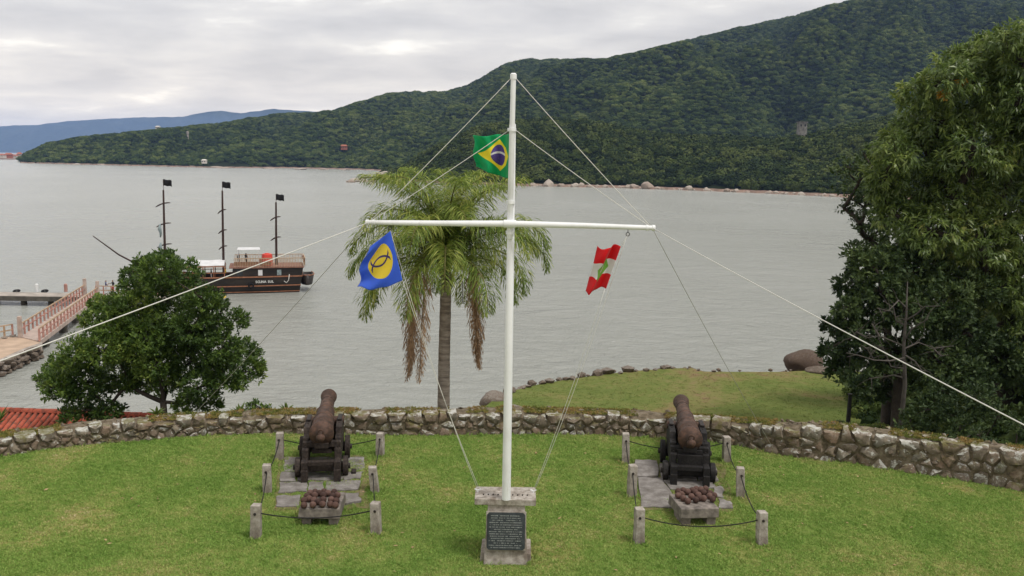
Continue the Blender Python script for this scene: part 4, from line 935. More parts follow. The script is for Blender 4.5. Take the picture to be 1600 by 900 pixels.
flag('blue_flag', f_bl, 36, 36, MBL, 'blue flag with a fish drawn on a yellow disc hanging below the yard')
def f_sc(u, v):
    g = bil(PD(947, 452, D0-0.16), PD(912, 450, D0+0.06), PD(970, 386, D0-0.12), PD(937, 385, D0+0.0)); p = g(u, v)
    p.y += 0.10*math.sin(u*6.2)*1.0 + 0.04*math.sin(v*9+u*5)*u; p.x += 0.03*math.sin(u*8+v*3)*u; p.z += 0.03*math.sin(u*6+0.3)-0.06*u*(1-v)+0.02*math.sin(u*14+v*5)*u
    return p
flag('red_white_flag', f_sc, 40, 30, MSC, 'red, white and red flag with green rhombus hanging below the yard')
line('flag_line', [PD(981, 367, D0-0.1), PD(970, 386, D0-0.12)], 0.004, M['rope_white'], 'short white line tying the red and white flag to its ring')
#TREES
# ================================================================== TREES
def skeleton(base, fork, lobes, r0, name, root, mat, wob=0.15, rmin=0.02):
    nodes = [Vector(base), Vector(fork)]; par = [-1, 0]; left = [Vector(c) for c, r in lobes]; order = sorted(left, key=lambda c: (c-nodes[1]).length)
    for c in order:
        best = min(range(1, len(nodes)), key=lambda i: (nodes[i]-c).length + 0.45*(nodes[i]-nodes[1]).length)
        nodes.append(c); par.append(best)
    cnt = [1]*len(nodes)
    for i in range(len(nodes)-1, 0, -1): cnt[par[i]] += cnt[i]
    def rad(i): return max(rmin, r0*(cnt[i]/cnt[1])**0.48)
    b = MB(); pts = []; rr = []
    for k in range(9):
        t = k/8; p = nodes[0].lerp(nodes[1], t); L = (nodes[1]-nodes[0]).length
        p += Vector((math.sin(t*5+nodes[0].x), math.cos(t*4+1), 0))*wob*0.25*L*0.15*math.sin(math.pi*t); pts.append(p); rr.append(r0*(1.35-0.4*t+(0.5*(1-t)**6)))
    b.tube(pts, rr, 10); tr = b.build('trunk', mat, root, 179)
    b = MB()
    for i in range(2, len(nodes)):
        a, c = nodes[par[i]], nodes[i]; L = (c-a).length; mid = a.lerp(c, 0.5)+Vector((random.uniform(-1, 1), random.uniform(-1, 1), random.uniform(-0.2, 0.7)))*wob*L
        pts = []; rr = []; ra = min(rad(par[i]), rad(i)*1.3); rb = rad(i)*0.8
        for k in range(7): t = k/6; pts.append(a*(1-t)**2+mid*2*t*(1-t)+c*t*t); rr.append(ra+(rb-ra)*t)
        b.tube(pts, rr, 6, False)
    # twigs
    for c, r in lobes:
        for _ in range(9):
            d = Vector((random.gauss(0, 1), random.gauss(0, 1), random.gauss(0.2, 0.8))).normalized()*r*random.uniform(0.6, 1.0); c = Vector(c)
            b.tube([c, c+d*0.5+Vector((0, 0, random.uniform(-.1, .1)*r)), c+d], [rmin*0.9, rmin*0.6, rmin*0.3], 4, False)
    b.build('limbs', mat, root, 179)
def crown(lobes, per, nleaf, L, W, mat, root, name='crown', spread=0.9, droop=0.0, shell=0.55, clump=0.1, flat=0.8, seed=0):
    rs = np.random.default_rng(seed+77); B = []; A = []; Nn = []; RR = []
    for c, r in lobes:
        n = max(8, int(per*r*r)); c = np.array(c); d = unit(rs.normal(size=(n, 3))); d[:, 2] = np.where(d[:, 2] < -0.5, d[:, 2]*0.4, d[:, 2]); d = unit(d)
        rad = r*(shell+(1-shell)*rs.uniform(0, 1, n)**0.5)*(1+0.16*np.sin(d[:, 0]*5+c[0])*np.cos(d[:, 2]*6+c[1])) * rs.uniform(0.85, 1.12, n)
        cc = c + d*rad[:, None]*np.array([1, 1, flat])
        cr = rs.uniform(0, 1, n)
        for k in range(nleaf):
            B.append(cc+rs.normal(0, clump*0.35, (n, 3))); a = unit(d*0.7+np.array([0, 0, 0.35-droop])+spread*rs.normal(size=(n, 3))*0.75); A.append(a)
            Nn.append(unit(d*0.5+np.array([0, 0, 0.7])+0.55*rs.normal(size=(n, 3)))); RR.append(np.clip(cr*0.6+rs.uniform(0, 1, n)*0.4, 0, 1))
    B = np.concatenate(B); A = np.concatenate(A); Nn = np.concatenate(Nn); RR = np.concatenate(RR); n = len(B)
    me = leaf_mesh(name, B, A, Nn, rs.uniform(0.65, 1.25, n)*L, rs.uniform(0.75, 1.2, n)*W, RR, mat, droop*0.3)
    return link(name, me, None, root)
def lob(L, y, dj=1.0, f=1.0, grow=1.0):
    out = []
    for q in L:
        yy = y+(q[3] if len(q) > 3 else random.uniform(-dj, dj)); out.append((PD(q[0], q[1], yy), q[2]*yy/FPX*grow))
    return out
def on_ground(px, y):
    p = PD(px, 600, y); p.z = ground_z(p.x, p.y); return p
# round tree behind the wall
b0 = on_ground(268, 25.5)
root = empty('round_tree', b0, 'round glossy dark green tree behind the wall, in front of the ship', 'tree')
LL = [(250, 425, 33), (215, 440, 28), (285, 430, 30), (258, 408, 20), (225, 412, 18), (170, 480, 24), (152, 474, 13), (205, 485, 40), (262, 470, 42), (318, 468, 28), (335, 478, 20), (367, 500, 20), (230, 530, 45), (300, 515, 42), (165, 545, 42), (120, 558, 34), (92, 575, 24), (95, 605, 28), (130, 600, 36), (185, 590, 38), (245, 570, 38), (300, 565, 38), (345, 548, 34), (380, 550, 26), (392, 580, 22), (350, 590, 28), (312, 605, 30), (75, 602, 13), (130, 638, 26), (170, 640, 22), (290, 632, 18), (108, 650, 16), (215, 545, 40), (270, 530, 40), (190, 515, 40), (330, 515, 28), (405, 572, 10), (372, 598, 14), (150, 655, 14), (200, 600, 18), (330, 632, 18), (258, 600, 26), (220, 588, 28), (340, 570, 26), (70, 590, 14), (145, 500, 18)]
lobes = [(c-b0, r) for c, r in lob(LL, 27.0, 1.3)]
skeleton((0, 0, -0.4), PD(255, 628, 26.2)-b0, lobes, 0.10, 't', root, M['bark'], 0.16, 0.01)
crown(lobes, 560, 10, 0.125, 0.056, M['leaf_left'], root, 'crown', 0.8, 0, 0.5, 0.09, 0.85, 1)
# big light-leaved tree
b1 = on_ground(1575, 46)
root = empty('broad_leaved_tree', b1, 'tallest light green tree with long drooping leaves beside the lower terrace', 'tree')
LM = [(1560, 92, 46), (1515, 105, 40), (1478, 125, 38), (1440, 150, 36), (1600, 100, 60), (1590, 165, 60), (1530, 170, 52), (1465, 190, 46), (1420, 205, 34), (1400, 240, 36), (1450, 250, 50), (1520, 240, 58), (1590, 250, 62), (1385, 275, 32), (1425, 305, 50), (1490, 310, 56), (1560, 320, 60), (1400, 335, 34), (1460, 365, 50), (1530, 385, 56), (1600, 390, 62), (1660, 190, 80), (1690, 320, 84), (1650, 90, 66), (1560, 455, 48), (1500, 440, 44), (1610, 470, 56), (1680, 460, 80), (1740, 220, 80), (1575, 62, 30), (1545, 70, 22), (1500, 92, 24), (1610, 50, 24), (1380, 300, 26), (1392, 215, 16), (1600, 530, 40), (1555, 505, 36)]
lobes = [(c-b1, r) for c, r in lob(LM, 46.0, 2.2)]
skeleton((0, 0, -0.5), PD(1570, 470, 46.5)-b1, lobes, 0.42, 't', root, M['bark'], 0.15, 0.03)
crown(lobes, 72, 13, 0.36, 0.10, M['leaf_mango'], root, 'crown', 0.75, 0.75, 0.5, 0.2, 0.85, 2)
yl = [(PD(1476, 147, 43.6)-b1, 0.12), (PD(1502, 126, 43.9)-b1, 0.08)]
crown(yl, 500, 8, 0.3, 0.12, M['leaf_orange'], root, 'yellowed_leaves', 0.7, 0.4, 0.3, 0.1, 0.8, 5)
# darker tree in front
b2 = on_ground(1405, 43)
root = empty('dark_leaved_tree', b2, 'dense dark green tree overhanging the lower terrace and the water', 'tree')
LD = [(1368, 420, 40), (1332, 448, 28), (1345, 405, 22), (1420, 425, 42), (1322, 505, 30), (1302, 516, 20), (1360, 490, 42), (1420, 490, 46), (1470, 475, 48), (1310, 556, 26), (1350, 555, 38), (1400, 560, 44), (1460, 560, 50), (1340, 590, 30), (1390, 405, 30), (1450, 420, 40), (1510, 520, 50), (1296, 545, 16), (1308, 580, 18), (1520, 450, 40), (1345, 525, 34), (1375, 455, 34), (1325, 480, 20), (1500, 590, 46), (1365, 610, 26), (1560, 560, 56), (1620, 580, 60)]
lobes = [(c-b2, r) for c, r in lob(LD, 44.0, 1.6)]
skeleton((0, 0, -0.5), PD(1408, 560, 43.5)-b2, lobes, 0.26, 't', root, M['bark'], 0.18, 0.02)
crown(lobes, 80, 13, 0.27, 0.13, M['leaf_dark'], root, 'crown', 0.9, 0.1, 0.5, 0.16, 0.82, 3)
# sparse feathery tree at the back
b3 = on_ground(1390, 52); 
root = empty('sparse_tree', b3, 'thin feathery tree with see-through twigs, behind the dense dark tree', 'tree')
LF = [(1342, 285, 34), (1322, 262, 20), (1372, 305, 34), (1350, 325, 26), (1330, 312, 14), (1362, 260, 26), (1385, 345, 26), (1345, 350, 20), (1335, 395, 20), (1360, 375, 26), (1318, 325, 9), (1350, 240, 18), (1392, 262, 24), (1338, 428, 16), (1322, 470, 12)]
lobes = [(c-b3, r) for c, r in lob(LF, 52.0, 1.2)]
skeleton((0, 0, -0.5), PD(1388, 420, 52)-b3, lobes, 0.2, 't', root, M['bark'], 0.2, 0.018)
crown(lobes, 62, 7, 0.26, 0.11, M['leaf_dark'], root, 'crown', 0.9, 0.1, 0.25, 0.14, 0.9, 4)
# trees filling the back of the grove
for (px, y, L, label) in ((1500, 57, [(1470, 380, 60), (1430, 470, 60), (1520, 480, 70), (1600, 520, 80), (1480, 560, 70), (1400, 380, 46)], 'shadowed tree at the back of the grove, behind the dense dark tree'), (1660, 55, [(1660, 540, 90), (1600, 600, 70), (1720, 440, 90), (1560, 600, 60), (1700, 620, 80)], 'shadowed tree at the back of the grove, under the tallest tree')):
    b4 = on_ground(px, y); root = empty('grove_tree', b4, label, 'tree', 'trees at the back of the grove'); lobes = [(c-b4, r) for c, r in lob(L, y, 2)]
    skeleton((0, 0, -0.5), lobes[1][0]*0.6, lobes, 0.25, 't', root, M['bark'], 0.15, 0.03); crown(lobes, 42, 10, 0.36, 0.17, M['leaf_dark'], root, 'crown', 0.9, 0.2, 0.4, 0.2, 0.9, int(px))
# bare tree in front of the dark one
def bare_tree():
    b5 = on_ground(1412, 40.5); root = empty('bare_tree', b5, 'leafless grey tree with crooked branches before the dense dark tree', 'tree')
    T = [PD(1408, 660, 40.5), PD(1414, 600, 40.5), PD(1412, 540, 40.4), PD(1416, 490, 40.4), PD(1418, 440, 40.3)]
    b = MB(); b.tube([Vector((0, 0, -0.3))]+[p-b5 for p in T], [0.15, 0.12, 0.10, 0.08, 0.055, 0.02], 8); b.build('trunk', M['bark_pale'], root, 179)
    br = [[(1412, 540), (1392, 532), (1375, 525), (1352, 528)], [(1414, 560), (1390, 565), (1365, 562), (1340, 555), (1322, 550)], [(1415, 510), (1400, 500), (1396, 482), (1380, 470)], [(1416, 500), (1432, 492), (1445, 480), (1470, 478)], [(1413, 545), (1435, 535), (1460, 545), (1490, 542)], [(1414, 555), (1430, 565), (1440, 578), (1450, 580)], [(1410, 590), (1396, 586), (1380, 588), (1358, 590)], [(1416, 480), (1404, 470), (1388, 486), (1370, 480)], [(1413, 575), (1392, 572), (1380, 545), (1372, 530)], [(1414, 530), (1424, 515), (1440, 505), (1450, 500)], [(1375, 525), (1368, 515), (1362, 505)], [(1365, 562), (1355, 545), (1345, 540)], [(1352, 528), (1338, 520), (1330, 528)], [(1460, 545), (1470, 555), (1482, 556)]]
    for i, q in enumerate(br):
        pts = [PD(x, y, 40.4-0.35*k*(1 if i % 2 else -0.5))-b5+Vector((0, 0, random.uniform(-.05, .05))) for k, (x, y) in enumerate(q)]; b = MB(); n = len(pts)
        b.tube(pts, [0.034*(1-k/n)+0.010 for k in range(n)], 6, False)
        for _ in range(7):
            a = random.randrange(1, n); p = pts[a-1].lerp(pts[a], random.random()); d = Vector((random.gauss(-0.2, 1), random.gauss(0, 0.6), random.gauss(0.2, 0.8))).normalized()*random.uniform(0.3, 0.8); b.tube([p, p+d*0.5+Vector((0, 0, 0.06)), p+d], [0.016, 0.011, 0.006], 4, False)
        b.build('branch', M['bark_pale'], root, 179)
bare_tree()
# ---- palm fronds
def frond(heart, az, el, L, droop, nl, mat, stalk, root, name='frond', leaf=0.5, wid=0.032, plum=0.8, bare=0.12, hang=0.45, dead=False):
    d = Vector((math.cos(az), math.sin(az), 0)); pts = []; p = Vector(heart); e = el; n = 16; step = L/n
    for k in range(n+1):
        pts.append(p.copy()); v = d*math.cos(e)+Vector((0, 0, math.sin(e))); p = p+v*step; e = max(-1.5+0.06*math.sin(k), e-0.6) if dead else max(e-droop/n*(0.35+1.3*k/n), -1.5)
    o = MB(); o.tube(pts, [0.030*(1-0.8*k/n)+0.004 for k in range(n+1)], 6); fo = o.build(name, stalk, root, 179)
    B = []; A = []; Nn = []; Ls = []
    for i in range(nl):
        t = bare+(1-bare)*(i+random.random()*0.8)/nl; f = t*n; k = min(n-1, int(f)); q = pts[k].lerp(pts[k+1], f-k); tan = (pts[k+1]-pts[k]).normalized()
        side = tan.cross(Vector((0, 0, 1))); side = d.cross(Vector((0, 0, 1))) if side.length < 0.2 else side.normalized(); up = side.cross(tan)
        for sg in (1, -1):
            l = leaf*math.sin(math.pi*(0.12+0.84*t))**0.7*random.uniform(0.75, 1.1)
            a = (side*sg*random.uniform(0.55, 1.0)+tan*random.uniform(0.45, 0.85)+up*random.uniform(-plum*0.6, plum)).normalized()
            m1 = q+a*l*0.5; a2 = (a*0.55+Vector((0, 0, -1))*hang*random.uniform(0.7, 1.4)).normalized(); 
            for (s_, ax, ll) in ((q, a, l*0.52), (m1-a*0.01, a2, l*0.58)):
                B.append(s_); A.append(ax); Nn.append(Vector((random.gauss(0, .5), random.gauss(0, .5), 1))+up*0.3); Ls.append(ll)
    B, A, Nn, Ls = np.array(B), np.array(A), unit(np.array([tuple(x) for x in Nn])), np.array(Ls); m_ = len(B)
    me = leaf_mesh('leaflets', B, A, Nn, Ls, np.full(m_, wid)*RNG.uniform(0.7, 1.2, m_), np.clip(RNG.uniform(0, 1, m_), 0, 1), mat, 0.05); lf = link('leaflets', me, None, fo); tag(lf, None, None, None, 'stuff')
def palm():
    y = 27.0; bp = on_ground(695, y); root = empty('palm_tree', bp, 'tall feathery palm with hanging dry fronds behind the stone wall', 'palm')
    H = PD(697, 418, y)-bp; mid = PD(694, 560, y)-bp; pts = [Vector((0, 0, -0.4)), PD(693, 640, y)-bp, mid, PD(696, 480, y)-bp, H]
    b = MB(); dense = []; rad = []
    for k in range(25):
        t = k/24*(len(pts)-1); i = min(len(pts)-2, int(t)); dense.append(pts[i].lerp(pts[i+1], t-i)); rad.append(0.175*(1.12-0.22*k/24)+0.008*(k % 2))
    b.tube(dense, rad, 16); tr = b.build('trunk', M['palm_trunk'], root, 179)
    for k in range(7):                             # persistent leaf bases
        a = k*2.4; d = Vector((math.cos(a), math.sin(a), 0)); z = H+Vector((0, 0, -0.55+0.09*k)); b = MB(); b.tube([z+d*0.1, z+d*0.2+Vector((0, 0, 0.25)), z+d*0.27+Vector((0, 0, 0.62))], [0.08, 0.055, 0.025], 7); b.build('leaf_base', M['stalk'], root, 179)
    heart = H+Vector((0, 0, 0.25)); n = 34
    for k in range(n):
        az = k*2.39996+random.uniform(-0.2, 0.2); t = (k+0.5)/n; el = R(88-80*t+random.uniform(-8, 8)); L = random.uniform(3.5, 4.2)*(0.86+0.16*math.sin(math.pi*t))
        frond(heart+Vector((0, 0, 0.25-0.4*t)), az, el, L, (1.55 if t < 0.3 else 2.1)+0.3*t+random.uniform(-.2, .3), 170, M['frond'], M['stalk'], root, 'frond', 0.84, 0.031, 1.0, 0.07, 0.42)
    for px, py, L in ((660, 470, 2.5), (672, 470, 2.9), (650, 500, 2.3), (715, 470, 2.3), (735, 470, 1.7), (680, 470, 2.4), (722, 480, 2.0)):
        q = PD(px, py, y)-bp; dx = q.x-H.x; az = math.atan2(random.uniform(-0.6, 0.4), dx); frond(H+Vector((0, 0, -0.05)), az, R(66), L+2.3, 3.4, 170, M['frond_dry'], M['stalk_dry'], root, 'dry_frond', 0.55, 0.026, 0.9, 0.26, 0.9, True)
palm()
# ---- shrubs and spiky plants
def shrub(px, py, y, L, mat, label, leaf=0.11, per=420, name='shrub', group=None):
    bb = on_ground(px, y); root = empty(name, bb, label, 'shrub', group); lobes = [(c-bb, r) for c, r in lob(L, y, 0.3)]
    skeleton((0, 0, -0.1), lobes[0][0]*0.6, lobes, 0.03, 't', root, M['bark'], 0.2, 0.008); crown(lobes, per, 8, leaf, leaf*0.45, mat, root, 'foliage', 0.9, 0.05, 0.4, leaf*0.5, 0.8, int(px))
shrub(400, 640, 23.6, [(405, 637, 13), (388, 640, 10), (420, 641, 9), (396, 632, 7)], M['leaf_left'], 'small round shrub looking over the wall by the round tree')
for i, (px, py, y, L, lab) in enumerate(((1450, 640, 38, [(1450, 640, 34), (1490, 650, 32), (1420, 660, 24), (1470, 610, 26)], 'dark shrub at the foot of the leafless tree'), (1540, 640, 36, [(1530, 620, 30), (1560, 650, 30), (1500, 670, 24)], 'dark shrub between the leafless tree and the grassy bank'), (1560, 690, 27, [(1530, 680, 20), (1500, 690, 14)], 'low dark shrub close behind the wall under the big trees'), (1600, 700, 25, [(1590, 668, 16), (1625, 672, 26)], 'low green shrub on the bank at the wall\'s tall end'))):
    shrub(px, py, y, L, M['leaf_dark'], lab, 0.2 if y > 30 else 0.14, 110 if y > 30 else 220, 'shrub', 'shrubs under the big trees')
def drooping(px, y, n, label):
    bb = on_ground(px, y); root = empty('small_palm', bb, label, 'palm', 'small palms under the trees'); h = Vector((0, 0, 2.2)); b = MB(); b.tube([(0, 0, -0.2), (0.05, 0, 1.1), h], [0.12, 0.1, 0.09], 8); b.build('trunk', M['bark'], root, 179)
    for k in range(n): frond(h, k*2.4, R(70-70*k/n), 2.3, 2.6, 34, M['leaf_dark'] if k % 3 else M['frond'], M['stalk'], root, 'frond', 0.5, 0.05, 0.4, 0.1, 0.8)
drooping(1350, 46, 12, 'small drooping palm beside the black post'); drooping(1392, 43, 12, 'small drooping palm at the leafless tree\'s foot')
def spiky(px, py, y, n, L, label):
    q = PD(px, py, y); gz = ground_z(q.x, q.y); root = empty('spiky_plant', q, label, 'plant', 'spiky plants behind the wall')
    b = MB(); b.tube([(0, 0, min(-0.3, gz-q.z)), (0, 0, 0.0)], [0.05, 0.04], 6); b.build('stem', M['bark'], root)
    for k in range(n):
        a = k*2.4; e = R(random.uniform(25, 80)); d = Vector((math.cos(a)*math.cos(e), math.sin(a)*math.cos(e), math.sin(e)))*L*random.uniform(0.7, 1.1); s_ = d.cross(Vector((0, 0, 1))).normalized()*0.03
        b = MB(); b.add([-s_, s_, d*0.55+s_*1.1, d+Vector((0, 0, -0.05)), d*0.55-s_*1.1, d*0.3+Vector((0, 0, -0.02))], [(0, 5, 4), (0, 1, 2, 5), (5, 2, 3), (5, 3, 4)]); b.build('leaf', M['yucca'], root)
spiky(375, 648, 22.3, 16, 0.4, 'spiky bright green plant behind the wall beside the round tree'); spiky(448, 645, 22.1, 16, 0.34, 'spiky bright green plant behind the wall by the small shrub'); spiky(245, 648, 22.6, 12, 0.3, 'spiky plant behind the wall at the round tree\'s trunk'); spiky(-4, 662, 24, 14, 0.7, 'spiky plant rising by the tiled roof')
# ================================================================== TILED HOUSE BELOW THE WALL
def house():
    zr = -2.35; A, B = P(-150, 636.5, zr), P(262, 652, zr); u = (B-A); L = u.length; u.normalize(); v = Vector((u.y, -u.x, 0)); o = A.copy(); root = empty('tiled_house', Vector((A.x, A.y, zr-5)), 'low house with a weathered red clay tile roof behind the wall', 'house'); O = Vector(root.location)
    pit = R(23); dn = v*math.cos(pit)+Vector((0, 0, -math.sin(pit))); nr = v*math.sin(pit)+Vector((0, 0, math.cos(pit))); dn2 = -v*math.cos(pit)+Vector((0, 0, -math.sin(pit)))
    S = 3.4; b = MB(); a0, a1 = A-O, B-O; 
    b.prism([a0, a1, a1+dn*S, a0+dn*S], -nr, 0.08); b.prism([a0, a0+dn2*S, a1+dn2*S, a1], Vector((0, 0, -1)), 0.08); rf = b.build('roof', M['pier_dark'], root)
    b = MB(); iv = v*2.9; zb = -5.5
    c = [a0+u*0.3+iv, a1-u*0.3+iv, a1-u*0.3-iv, a0+u*0.3-iv]; top = [Vector((q.x, q.y, 5-1.3)) for q in c]; bot = [Vector((q.x, q.y, zb+2)) for q in c]
    b.add(bot+top, [(0, 1, 5, 4), (1, 2, 6, 5), (2, 3, 7, 6), (3, 0, 4, 7), (4, 5, 6, 7)]); b.build('wall', M['wash'], root)
    # one tile, shared
    def tile_me(nm, l, r0, r1):
        t = MB(); n = 6
        for (s, r_) in ((0, r0), (l, r1)):
            for k in range(n+1): an = math.pi*k/n; t.v.append((math.cos(an)*r_, s, math.sin(an)*r_*0.85))
            for k in range(n+1): an = math.pi*k/n; t.v.append((math.cos(an)*(r_-0.016), s, math.sin(an)*(r_-0.016)*0.85))
        m_ = n+1
        for k in range(n): t.f += [(k, k+1, 2*m_+k+1, 2*m_+k), (m_+k, 3*m_+k, 3*m_+k+1, m_+k+1), (k, m_+k, m_+k+1, k+1), (2*m_+k, 2*m_+k+1, 3*m_+k+1, 3*m_+k)]
        me = t.mesh(nm, 40); me.materials.append(M['tile']); return me
    me = tile_me('roof_tile', 0.46, 0.07, 0.086); ncol = int(L/0.205)
    rot = Matrix((u, dn, nr)).transposed()
    for i in range(ncol):
        for r_ in range(6):
            t = link('roof_tile', me, None, rf); t.matrix_local = Matrix.Translation(a0+u*(0.1+i*0.205+random.uniform(-.008, .008))+dn*(0.05+r_*0.38+random.uniform(-.015, .015))+nr*(0.02+0.006*random.random())) @ (rot @ Matrix.Rotation(random.uniform(-.03, .03), 3, 'Z') @ Matrix.Rotation(-0.035, 3, 'X')).to_4x4()
    rt = tile_me('ridge_tile', 0.5, 0.12, 0.14); rot2 = Matrix((-v, u, Vector((0, 0, 1)))).transposed()
    for i in range(int(L/0.42)):
        t = link('ridge_tile', rt, None, rf); t.matrix_local = Matrix.Translation(a0+u*(i*0.42)+Vector((0, 0, 0.02+random.uniform(0, .015)))) @ rot2.to_4x4()
house()
# ================================================================== SHORE ROCKS
def rock_mesh(i, sub=2, amp=0.3, flat=0.75):
    bm = bmesh.new(); bmesh.ops.create_icosphere(bm, subdivisions=sub, radius=1)
    for v in bm.verts:
        n = mnoise.noise(v.co*1.1+Vector((i*7.3, 0, 0)))*amp+mnoise.noise(v.co*2.7+Vector((i*3.1, 5, 0)))*amp*0.4; v.co *= 1+n; v.co.z *= flat
    me = bpy.data.meshes.new('rock'); bm.to_mesh(me); bm.free(); me.shade_smooth(); 
    try: me.set_sharp_from_angle(angle=R(38))
    except Exception: pass
    return me
RK = []
for i in range(6): me = rock_mesh(i, 2, 0.38); me.materials.append(M['rock']); RK.append(me)
HS = lambda x: float(np.interp(x, [604, 640, 700, 800, 960, 1100, 1200, 1320, 1450], [277, 283, 287, 290, 293, 298, 302, 308, 313]))
big = {833: 14, 857: 22, 877: 13, 898: 15, 907: 14, 934: 10, 945: 12, 968: 9, 983: 15, 991: 16, 1012: 22, 1027: 10, 1077: 16, 1104: 13, 1136: 13, 1150: 12, 1203: 10, 1212: 11, 1252: 12, 1288: 12, 1300: 10, 1222: 8, 1240: 8, 920: 9}
for k, (px, wd) in enumerate(big.items()):
    p = P(px, HS(px)+0.35, SEA); r_ = wd/2*p.y/FPX*0.85; o = link('shore_boulder', RK[k % 6]); o.location = (p.x, p.y, SEA+r_*0.25); o.scale = (r_*1.1, r_, r_*random.uniform(0.9, 1.2)); o.rotation_euler = (0, 0, k*1.7); tag(o, 'pale granite boulder at the water\'s edge below the wooded headland', 'boulder', 'boulders along the headland shore')
for k in range(90):
    px = random.uniform(660, 1330); p = P(px, HS(px)+0.2, SEA); r_ = random.uniform(0.5, 1.7); o = link('shore_rock', RK[k % 6]); o.location = (p.x, p.y, SEA+r_*0.2); o.scale = (r_*1.4, r_, r_*0.8); o.rotation_euler = (0, 0, k); tag(o, 'small pale rock in the shore line below the wooded headland', 'rock', 'small rocks along the headland shore')
for k, (px, py, wd, ht, lab) in enumerate(((562, 284, 34, 7, 'long low rock lying in the water off the headland'), (548, 285, 14, 5, 'small flat rock at the tip of the rocks off the headland'), (584, 284.5, 11, 6, 'small round rock beside the long low rock off the headland'), (600, 276, 28, 10, 'brown rock at the point of the wooded headland'), (614, 279, 18, 8, 'rock beside the brown rock at the headland point'), (622, 287, 20, 5, 'low rock in the surf by the headland point'), (580, 288, 8, 3, 'tiny wet rock off the headland point'))):
    p = P(px, py, SEA); s_ = p.y/FPX; o = link('sea_rock', RK[k % 6]); o.location = (p.x, p.y, SEA+ht*s_*0.3); o.scale = (wd/2*s_, wd/3*s_, ht*s_*0.8); o.rotation_euler = (0, 0, 0.1*k); tag(o, lab, 'rock', 'rocks off the headland point')
rng_ = [(340, 262.5, 26, 4), (352, 263, 14, 3), (300, 261, 12, 3), (420, 264, 20, 3), (470, 265, 22, 3), (505, 265.5, 16, 3), (160, 258, 18, 3), (120, 257.5, 14, 3), (540, 266, 16, 3)]
for k, (px, py, wd, ht) in enumerate(rng_):
    p = P(px, py, SEA); s_ = p.y/FPX; o = link('shore_rock', RK[k % 6]); o.location = (p.x, p.y, SEA+ht*s_*0.2); o.scale = (wd/2*s_, wd/3*s_, ht*s_*0.7); tag(o, 'reddish rock ledge on the far mountain shore', 'rock', 'rock ledges on the mountain shore')
# big brown boulder and stones by the lower lawn
def one_rock(name, px, py, wd, ht, z, label, mat, seed, group=None, flat=0.9):
    me = rock_mesh(seed, 3, 0.22, flat); me.materials.append(mat); p = P(px, py, z); s_ = p.y/FPX; o = link(name, me); o.location = (p.x, p.y, z+ht*s_*0.42); o.scale = (wd/2*s_, wd/2.2*s_, ht/2*s_*1.15); tag(o, label, 'boulder', group)
one_rock('boulder', 1254, 582, 64, 40, LZ-0.6, 'large rounded brown boulder at the corner of the lower terrace', M['boulder'], 3)
one_rock('boulder', 1282, 584, 46, 12, LZ-0.2, 'low flat grey boulder beside the large brown one', M['edging'], 9)
one_rock('boulder', 772, 640, 44, 34, LZ-0.8, 'dark boulder pile end at the terrace corner near the palm', M['edging'], 14)
one_rock('boulder', 800, 648, 40, 18, LZ-0.2, 'low dark boulder next to the terrace corner boulder', M['edging'], 15)
def edging():
    root = empty('shore_edging', P(1000, 580, LZ), 'row of rough stones edging the lower terrace along the water', 'stone edging'); O = Vector(root.location); k = 0
    e = [P(a, b, LZ) for a, b in LOW_EDGE[2:]]; ms = []
    for i in range(5): me = rock_mesh(30+i, 1, 0.42, 0.8); me.materials.append(M['edging']); ms.append(me)
    for i in range(len(e)-1):
        a, c = e[i], e[i+1]; n = max(1, int((c-a).length/0.62)); px = LOW_EDGE[i+2][0]; sz = 0.33 if px < 1010 else 0.2
        for j in range(n):
            if px > 1040 and random.random() < 0.45: continue
            p = a.lerp(c, (j+random.random()*0.6)/n); s_ = sz*random.choice((0.45, 0.6, 0.75, 0.9, 1.1, 1.5)); o = link('stone', ms[k % 5], None, root); o.location = p-O+Vector((random.uniform(-.25, .25), random.uniform(-.35, .45), 0.05*random.random()+s_*0.15)); o.scale = (s_*1.15, s_, s_*0.9); o.rotation_euler = (random.uniform(-.3, .3), 0, k*1.9); k += 1
            o2 = link('stone', ms[(k+2) % 5], None, root); o2.location = p-O+Vector((0, 0.5, -0.6)); s2 = random.uniform(0.5, 0.8); o2.scale = (s2, s2, s2); o2.rotation_euler = (0, 0, k)
edging()
def dark_post():
    p = P(1325, 664, LZ); root = empty('dark_post', p, 'black upright post at the edge of the lower terrace under the trees', 'post'); b = MB(); b.box((0, 0, 0.95), (0.22, 0.2, 2.0), None, 0.92, 0.02); b.build('shaft', M['timber_black'], root, None, 0.02); b = MB(); b.box((0, 0, 1.99), (0.27, 0.25, 0.07)); b.build('cap', M['timber_black'], root, None, 0.01)
dark_post()
# ================================================================== FAR HOUSES
def far_house(hill_, px, py, w_, h_, d_, wall, roofm, label, nw=3):
    p = on_hill(hill_, px, py+3); root = empty('far_house', p+Vector((0, -16, 6.5)), label, 'house', 'houses on the mountain side'); s_ = p.y/FPX*0.7; W, H = w_*s_, h_*s_; D = d_*0.8
    b = MB(); b.box((0, 0, H*0.3), (W, D, H*1.4)); wl = b.build('wall', wall, root)
    b = MB(); z = H; e = 0.8; b.add([(-W/2-e, -D/2-e, z), (W/2+e, -D/2-e, z), (W/2+e, D/2+e, z), (-W/2-e, D/2+e, z), (-W/2+e, 0, z+H*0.5), (W/2-e, 0, z+H*0.5)], [(0, 1, 5, 4), (1, 2, 5), (2, 3, 4, 5), (3, 0, 4), (0, 3, 2, 1)]); b.build('roof', roofm, root)
    for k in range(nw): b = MB(); b.box((-W/2+W*(k+0.5)/nw, -D/2-0.03, H*0.5), (W/nw*0.45, 0.1, H*0.35)); b.build('window', M['glass'], root)
FM = 'forested_mountain'
